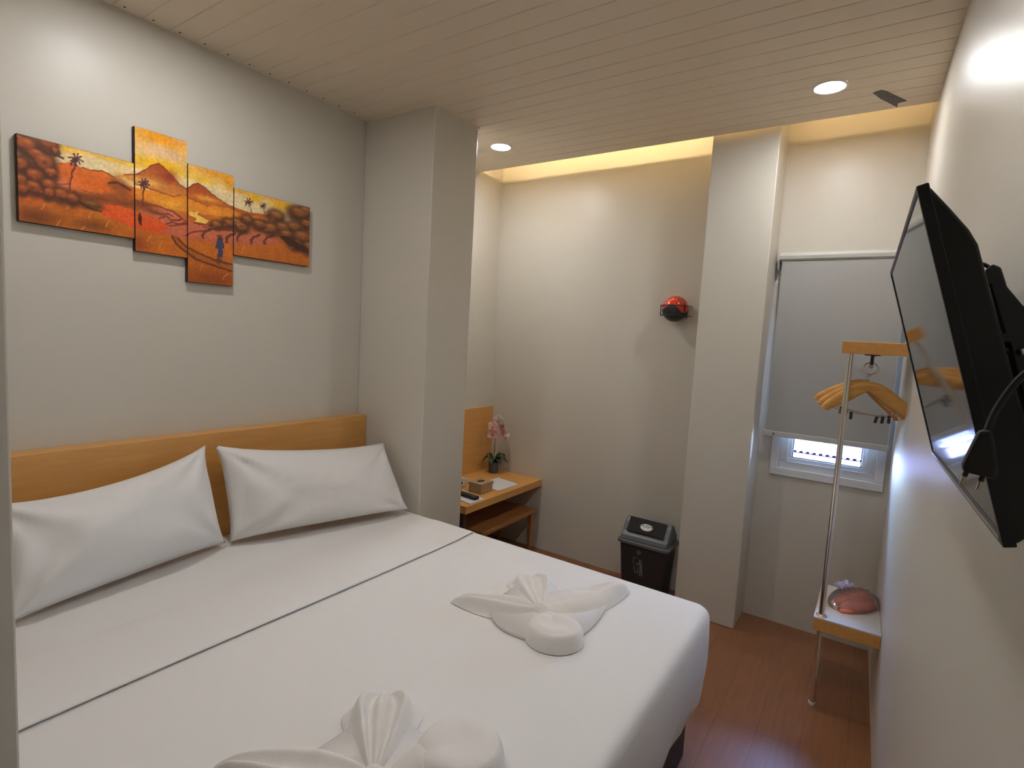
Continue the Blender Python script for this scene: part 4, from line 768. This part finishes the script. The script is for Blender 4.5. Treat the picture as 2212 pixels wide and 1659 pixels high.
# hangers (built once around their hook, then copied)
def make_hanger():
    t = thing('hanger', '', 'hanger', (0, 0, 0), 'wooden hangers on the clothes rack')
    bm = B()
    HW = .160
    pts = smooth_path([(0, -HW, -.214), (0, -HW*.92, -.194), (0, -HW*.60, -.153), (0, -.035, -.110), (0, 0, -.098), (0, .035, -.110), (0, HW*.60, -.156), (0, HW*.92, -.196), (0, HW, -.218)], 6)
    n = 12; rings = []
    for i, p in enumerate(pts):
        s = abs(p.y)/HW; hh = .018+.008*math.sin(s*PI)+.004*(1-s); ww = .007+.004*s
        tdir = (pts[min(i+1, len(pts)-1)]-pts[max(i-1, 0)]).normalized(); up = Vector((0, -tdir.z, tdir.y))
        if up.z < 0: up = -up
        e = .55 if i in (0, len(pts)-1) else 1
        rings.append([bm.verts.new(p+Vector((1, 0, 0))*ww*e*math.cos(2*PI*k/n)+up*hh*e*math.sin(2*PI*k/n)) for k in range(n)])
    for A_, B_ in zip(rings, rings[1:]):
        for k in range(n): bm.faces.new((A_[k], A_[(k+1) % n], B_[(k+1) % n], B_[k]))
    bm.faces.new(rings[0]); bm.faces.new(rings[-1])
    part('wooden_arms', bm, M_beech, t, smooth=True)
    bm = B(); tube(bm, [(0, .026*math.sin(a), -.0195+.026*math.cos(a)) for a in [i*2*PI/24 for i in range(24)]], .0018, 8, closed=True); cyl(bm, (0, 0, -.0455), (0, 0, -.086), .0018, 8)
    part('hook_ring', bm, M_chrome, t, smooth=True)
    bm = B(); tube(bm, [(0, -HW*.72, -.18), (0, -HW*.70, -.222), (0, HW*.66, -.222), (0, HW*.68, -.18)], .0017, 8); part('trouser_bar', bm, M_chrome, t)
    for yy in (-.085, .055):
        bm = B(); box(bm, -.006, .006, yy-.006, yy+.006, -.250, -.215); part('clip', bm, M_blackm, t, bevel=.0015)
    return t
def copy_tree(t):
    c = t.copy(); col.objects.link(c)
    for ch in list(t.children):
        d = ch.copy(); col.objects.link(d); d.parent = c; d.matrix_parent_inverse = Matrix.Identity(4)
    return c
h0 = make_hanger()
for i, (x, tilt, yaw, lab) in enumerate(((2.845, 0, 0, 'honey wood hanger at the front of the three on the rack'), (2.880, 5.5, 1, 'honey wood hanger in the middle of the three on the rack'), (2.915, 11, 2, 'honey wood hanger at the back of the three on the rack'))):
    h = h0 if i == 0 else copy_tree(h0)
    h.location = (x, RY, RZ+.0085); h.rotation_euler = (math.radians(tilt), 0, math.radians(yaw)); h['label'] = lab

# packet of slippers in plastic on the bench
pk = thing('packet_of_slippers', 'clear plastic packet with coral orange slippers lying on the rack bench', 'packet', (3.0, -2.53, ZBN))
def lump(cx, cy, rx, ry, h, ang, seed, z0):
    bm = B(); ca, sa = math.cos(ang), math.sin(ang)
    def f(u, v):
        a = 2*PI*u; rr = v; w = rr
        x, y = rx*w*math.cos(a), ry*w*math.sin(a)*(1+.12*math.cos(a))
        hh = h*max(0, 1-rr**4)**.5*(1+.18*noise.noise(Vector((x*25+seed, y*25, seed))))
        return (cx+x*ca-y*sa, cy+x*sa+y*ca, z0+hh)
    grid(bm, 36, 10, f); grid(bm, 36, 1, lambda u, v: (cx+rx*v*math.cos(2*PI*u)*ca-ry*v*math.sin(2*PI*u)*(1+.12*math.cos(2*PI*u))*sa, cy+rx*v*math.cos(2*PI*u)*sa+ry*v*math.sin(2*PI*u)*(1+.12*math.cos(2*PI*u))*ca, z0))
    bmesh.ops.remove_doubles(bm, verts=bm.verts, dist=.0003); return bm
part('slipper', lump(2.955, -2.540, .125, .050, .022, -.50, 1, ZBN+.001), M_slip, pk, smooth=True)
part('slipper', lump(3.02, -2.525, .120, .048, .034, -.62, 5, ZBN+.003), M_slip, pk, smooth=True)
bm = B()
def wrapf(u, v):
    a = 2*PI*u; rr = v; x, y = .150*rr*math.cos(a), .092*rr*math.sin(a); ang = -.5
    q = Vector((x, y, 0)); h = .058*max(0, 1-rr**3)**.5
    cr = abs(noise.noise(Vector((x*26, y*42, 2))))*.028+abs(noise.noise(Vector((x*80, y*80, 5))))*.010
    xx = 2.995+x*math.cos(ang)-y*math.sin(ang); yy = -2.528+x*math.sin(ang)+y*math.cos(ang)
    yy = max(yy, yC(xx)+.004)
    return (xx, yy, ZBN+.001+h*.85+cr*(1-rr**3))
grid(bm, 70, 26, wrapf); part('plastic_wrap', bm, M_wrap, pk)
bm = B()
def topf(u, v):
    x = -.06+.12*u; y = -.028+.056*v
    q = noise.noise(Vector((x*45, y*60, 9)))
    return (3.045+x*.80+y*.5, -2.478-x*.45+y*.8, ZBN+.060+.016*q+.010*math.sin(v*PI)*math.sin(u*PI))
grid(bm, 22, 14, topf); part('crumpled_flap', bm, M_crumple, pk)

# ------------------------------------------------------------------ television, mount, cord
TS = .64/.73
cam0 = Vector((0, -2.524, 1.603))
tl = cam0+(Vector((.815, -2.541, 1.807))-cam0)*TS; bl = cam0+(Vector((.812, -2.661, 1.394))-cam0)*TS
tr = cam0+(Vector((1.545, -2.524, 1.796))-cam0)*TS
ux = (tr-tl).normalized(); uz = (tl-bl).normalized(); uy = ux.cross(uz).normalized()   # uy: away from the viewer's side, towards wall
if uy.y > 0: uy = -uy
TW, TH = (tr-tl).length, (tl-bl).length
tv = thing('television', 'flat black television tilted down on the right wall, its screen mirroring the window', 'television', tuple((tl+bl)/2+ux*TW/2))
def TP(a, b, c): return tl+ux*a-uz*b+uy*c     # a along, b down, c back
def tprism(bm, pts, a0, a1, mi=0):   # pts: (b,c)
    prism(bm, [TP(a0, b, c) for b, c in pts], tuple(ux*(a1-a0)), mi)
bm = B()
v_ = [TP(a, b, c) for a in (.006, TW-.006) for b in (.006, TH-.014) for c in (-.0005, .003)]
vs = [bm.verts.new(p) for p in v_]
for f in ((0, 1, 3, 2), (4, 6, 7, 5), (0, 4, 5, 1), (2, 3, 7, 6), (0, 2, 6, 4), (1, 5, 7, 3)): bm.faces.new([vs[i] for i in f])
part('screen', bm, M_screen, tv)
bm = B()
def trect(a0, a1, b0, b1, c0, c1):
    vs = [bm.verts.new(TP(a, b, c)) for a in (a0, a1) for b in (b0, b1) for c in (c0, c1)]
    for f in ((0, 1, 3, 2), (4, 6, 7, 5), (0, 4, 5, 1), (2, 3, 7, 6), (0, 2, 6, 4), (1, 5, 7, 3)): bm.faces.new([vs[i] for i in f])
trect(0, .006, 0, TH, -.002, .009); trect(TW-.006, TW, 0, TH, -.002, .009)
trect(.006, TW-.006, 0, .006, -.002, .009); trect(.006, TW-.006, TH-.014, TH, -.002, .009)
part('bezel', bm, M_black, tv, bevel=.0012)
bm = B()
tprism(bm, [(.004, .003), (.004, .009), (.030, .020), (.058, .031), (.075, .035), (TH-.075, .038), (TH-.050, .036), (TH-.012, .022), (TH-.003, .010), (TH-.003, .003)], .0008, TW-.0008)
part('back_cover', bm, M_black, tv, bevel=.003)
bm = B(); trect(.008, TW-.008, TH-.011, TH-.006, -.0032, -.0018); part('silver_strip', bm, M_chrome, tv, label='polished strip along the bottom bezel')

mt = thing('television_mount', 'black metal wall mount holding the television', 'wall mount', (.92, -2.68, 1.64))
for a0 in (.075, .40):
    bm = B()
    pf = [(.100, .046), (.094, .049), (.090, .055), (.096, .061), (.118, .062), (.140, .070), (.165, .084), (TH-.11, .084), (TH-.09, .066), (TH-.06, .060), (TH-.06, .053), (.178, .052), (.174, .040), (.168, .040), (.166, .050), (.112, .048), (.108, .040), (.104, .040)]
    tprism(bm, pf, a0, a0+.022); part('mount_arm', bm, M_blackm, mt, bevel=.002)
    for bb in (.185, TH-.075):
        bm = B(); cyl(bm, TP(a0+.011, bb, .036), TP(a0+.011, bb, .056), .006, 12); part('spacer', bm, M_blackm, mt)
    bm = B(); tube(bm, smooth_path([TP(a0+.011, .098, .056), TP(a0+.011, .088, .050), TP(a0+.011, .084, .040), TP(a0+.011, .088, .034)], 4), .0022, 8); part('hook', bm, M_blackm, mt, smooth=True)
    bm = B(); bmesh.ops.create_uvsphere(bm, u_segments=12, v_segments=8, radius=.0042, matrix=Matrix.Translation(TP(a0-.0035, .190, .060))); part('bolt', bm, M_chrome, mt, smooth=True)
bm = B()
x0_, x1_ = .78, 1.20
prism(bm, [(x0_, yC(x0_)+.0005, 1.57), (x1_, yC(x1_)+.0005, 1.57), (x1_, yC(x1_)+.008, 1.57), (x0_, yC(x0_)+.008, 1.57)], (0, 0, .11)); part('wall_plate', bm, M_blackm, mt, bevel=.001)
cd = thing('power_cord', 'black power cord with a two-pin plug dangling in front of the television', 'power cord', (.66, -2.612, 1.50))
px_, = (.668,)
C0 = Vector((px_, -2.611, 1.5))
bm = B()
pb = [(-.0125, -.005), (-.0135, .002), (-.0125, .006), (-.0045, .036), (.0050, .038), (.0125, .004), (.0130, -.008)]
A_ = [(px_-.006, C0.y-a, 1.502+b) for a, b in pb]
prism(bm, A_, (.012, 0, 0)); part('plug', bm, M_black, cd, bevel=.003)
for (a, za, a2, z2) in ((-.0085, 1.4995, -.0120, 1.4845), (.0035, 1.4975, .0005, 1.4815)):
    s0 = Vector((px_, C0.y-a, za+.001)); s1 = Vector((px_, C0.y-a2, z2)); mid = s0.lerp(s1, .5)
    bm = B(); cyl(bm, s0, mid, .0022, 12); o = part('pin', bm, M_black, cd, smooth=False)
    bm = B(); cyl(bm, mid, s1, .0020, 12, r2=.0016); p_ = link('pin_tip', bm, M_brass); p_.parent = o
bm = B(); tube(bm, smooth_path([(px_, -2.6125, 1.536), (px_+.002, -2.618, 1.560), (px_-.004, -2.630, 1.590), (px_-.01, -2.642, 1.600), (px_-.01, -2.652, 1.570), (px_, -2.655, 1.540), (px_+.04, -2.662, 1.56), (px_+.10, -2.664, 1.60)], 8), .0032, 10); part('cable', bm, M_black, cd, smooth=True)

# ------------------------------------------------------------------ world, camera, view
w = bpy.data.worlds.new('World'); bpy.context.scene.world = w; w.use_nodes = True
bg = w.node_tree.nodes['Background']
gr = w.node_tree.nodes.new('ShaderNodeTexCoord'); sep = w.node_tree.nodes.new('ShaderNodeSeparateXYZ'); rmp = w.node_tree.nodes.new('ShaderNodeValToRGB')
w.node_tree.links.new(gr.outputs['Generated'], sep.inputs[0]); w.node_tree.links.new(sep.outputs['Z'], rmp.inputs['Fac']); w.node_tree.links.new(rmp.outputs['Color'], bg.inputs['Color'])
rmp.color_ramp.elements[0].position = 0; rmp.color_ramp.elements[0].color = (.50, .70, 1, 1)
rmp.color_ramp.elements[1].position = .6; rmp.color_ramp.elements[1].color = (.26, .45, 1, 1)
bg.inputs['Strength'].default_value = SKY

cd_ = bpy.data.cameras.new('camera'); cam = bpy.data.objects.new('camera', cd_); col.objects.link(cam)
yaw, pitch, roll = .594398, -.0903985, .0548037
fw = Vector((math.cos(yaw)*math.cos(pitch), math.sin(yaw)*math.cos(pitch), math.sin(pitch))); rt = Vector((math.sin(yaw), -math.cos(yaw), 0)); up = rt.cross(fw)
r2 = rt*math.cos(roll)+up*math.sin(roll); u2 = -rt*math.sin(roll)+up*math.cos(roll)
Mx = Matrix((r2, u2, -fw)).transposed().to_4x4(); Mx.translation = (0, -2.5243, 1.6034)
cam.matrix_world = Mx
cd_.sensor_fit = 'HORIZONTAL'; cd_.sensor_width = 36; cd_.lens = 36*1169.676/2212; cd_.clip_start = .02
sc = bpy.context.scene; sc.camera = cam
vs_ = sc.view_settings; vs_.view_transform = 'Standard'; vs_.look = 'None'; vs_.exposure = EXPO; vs_.gamma = 1; vs_.use_curve_mapping = False
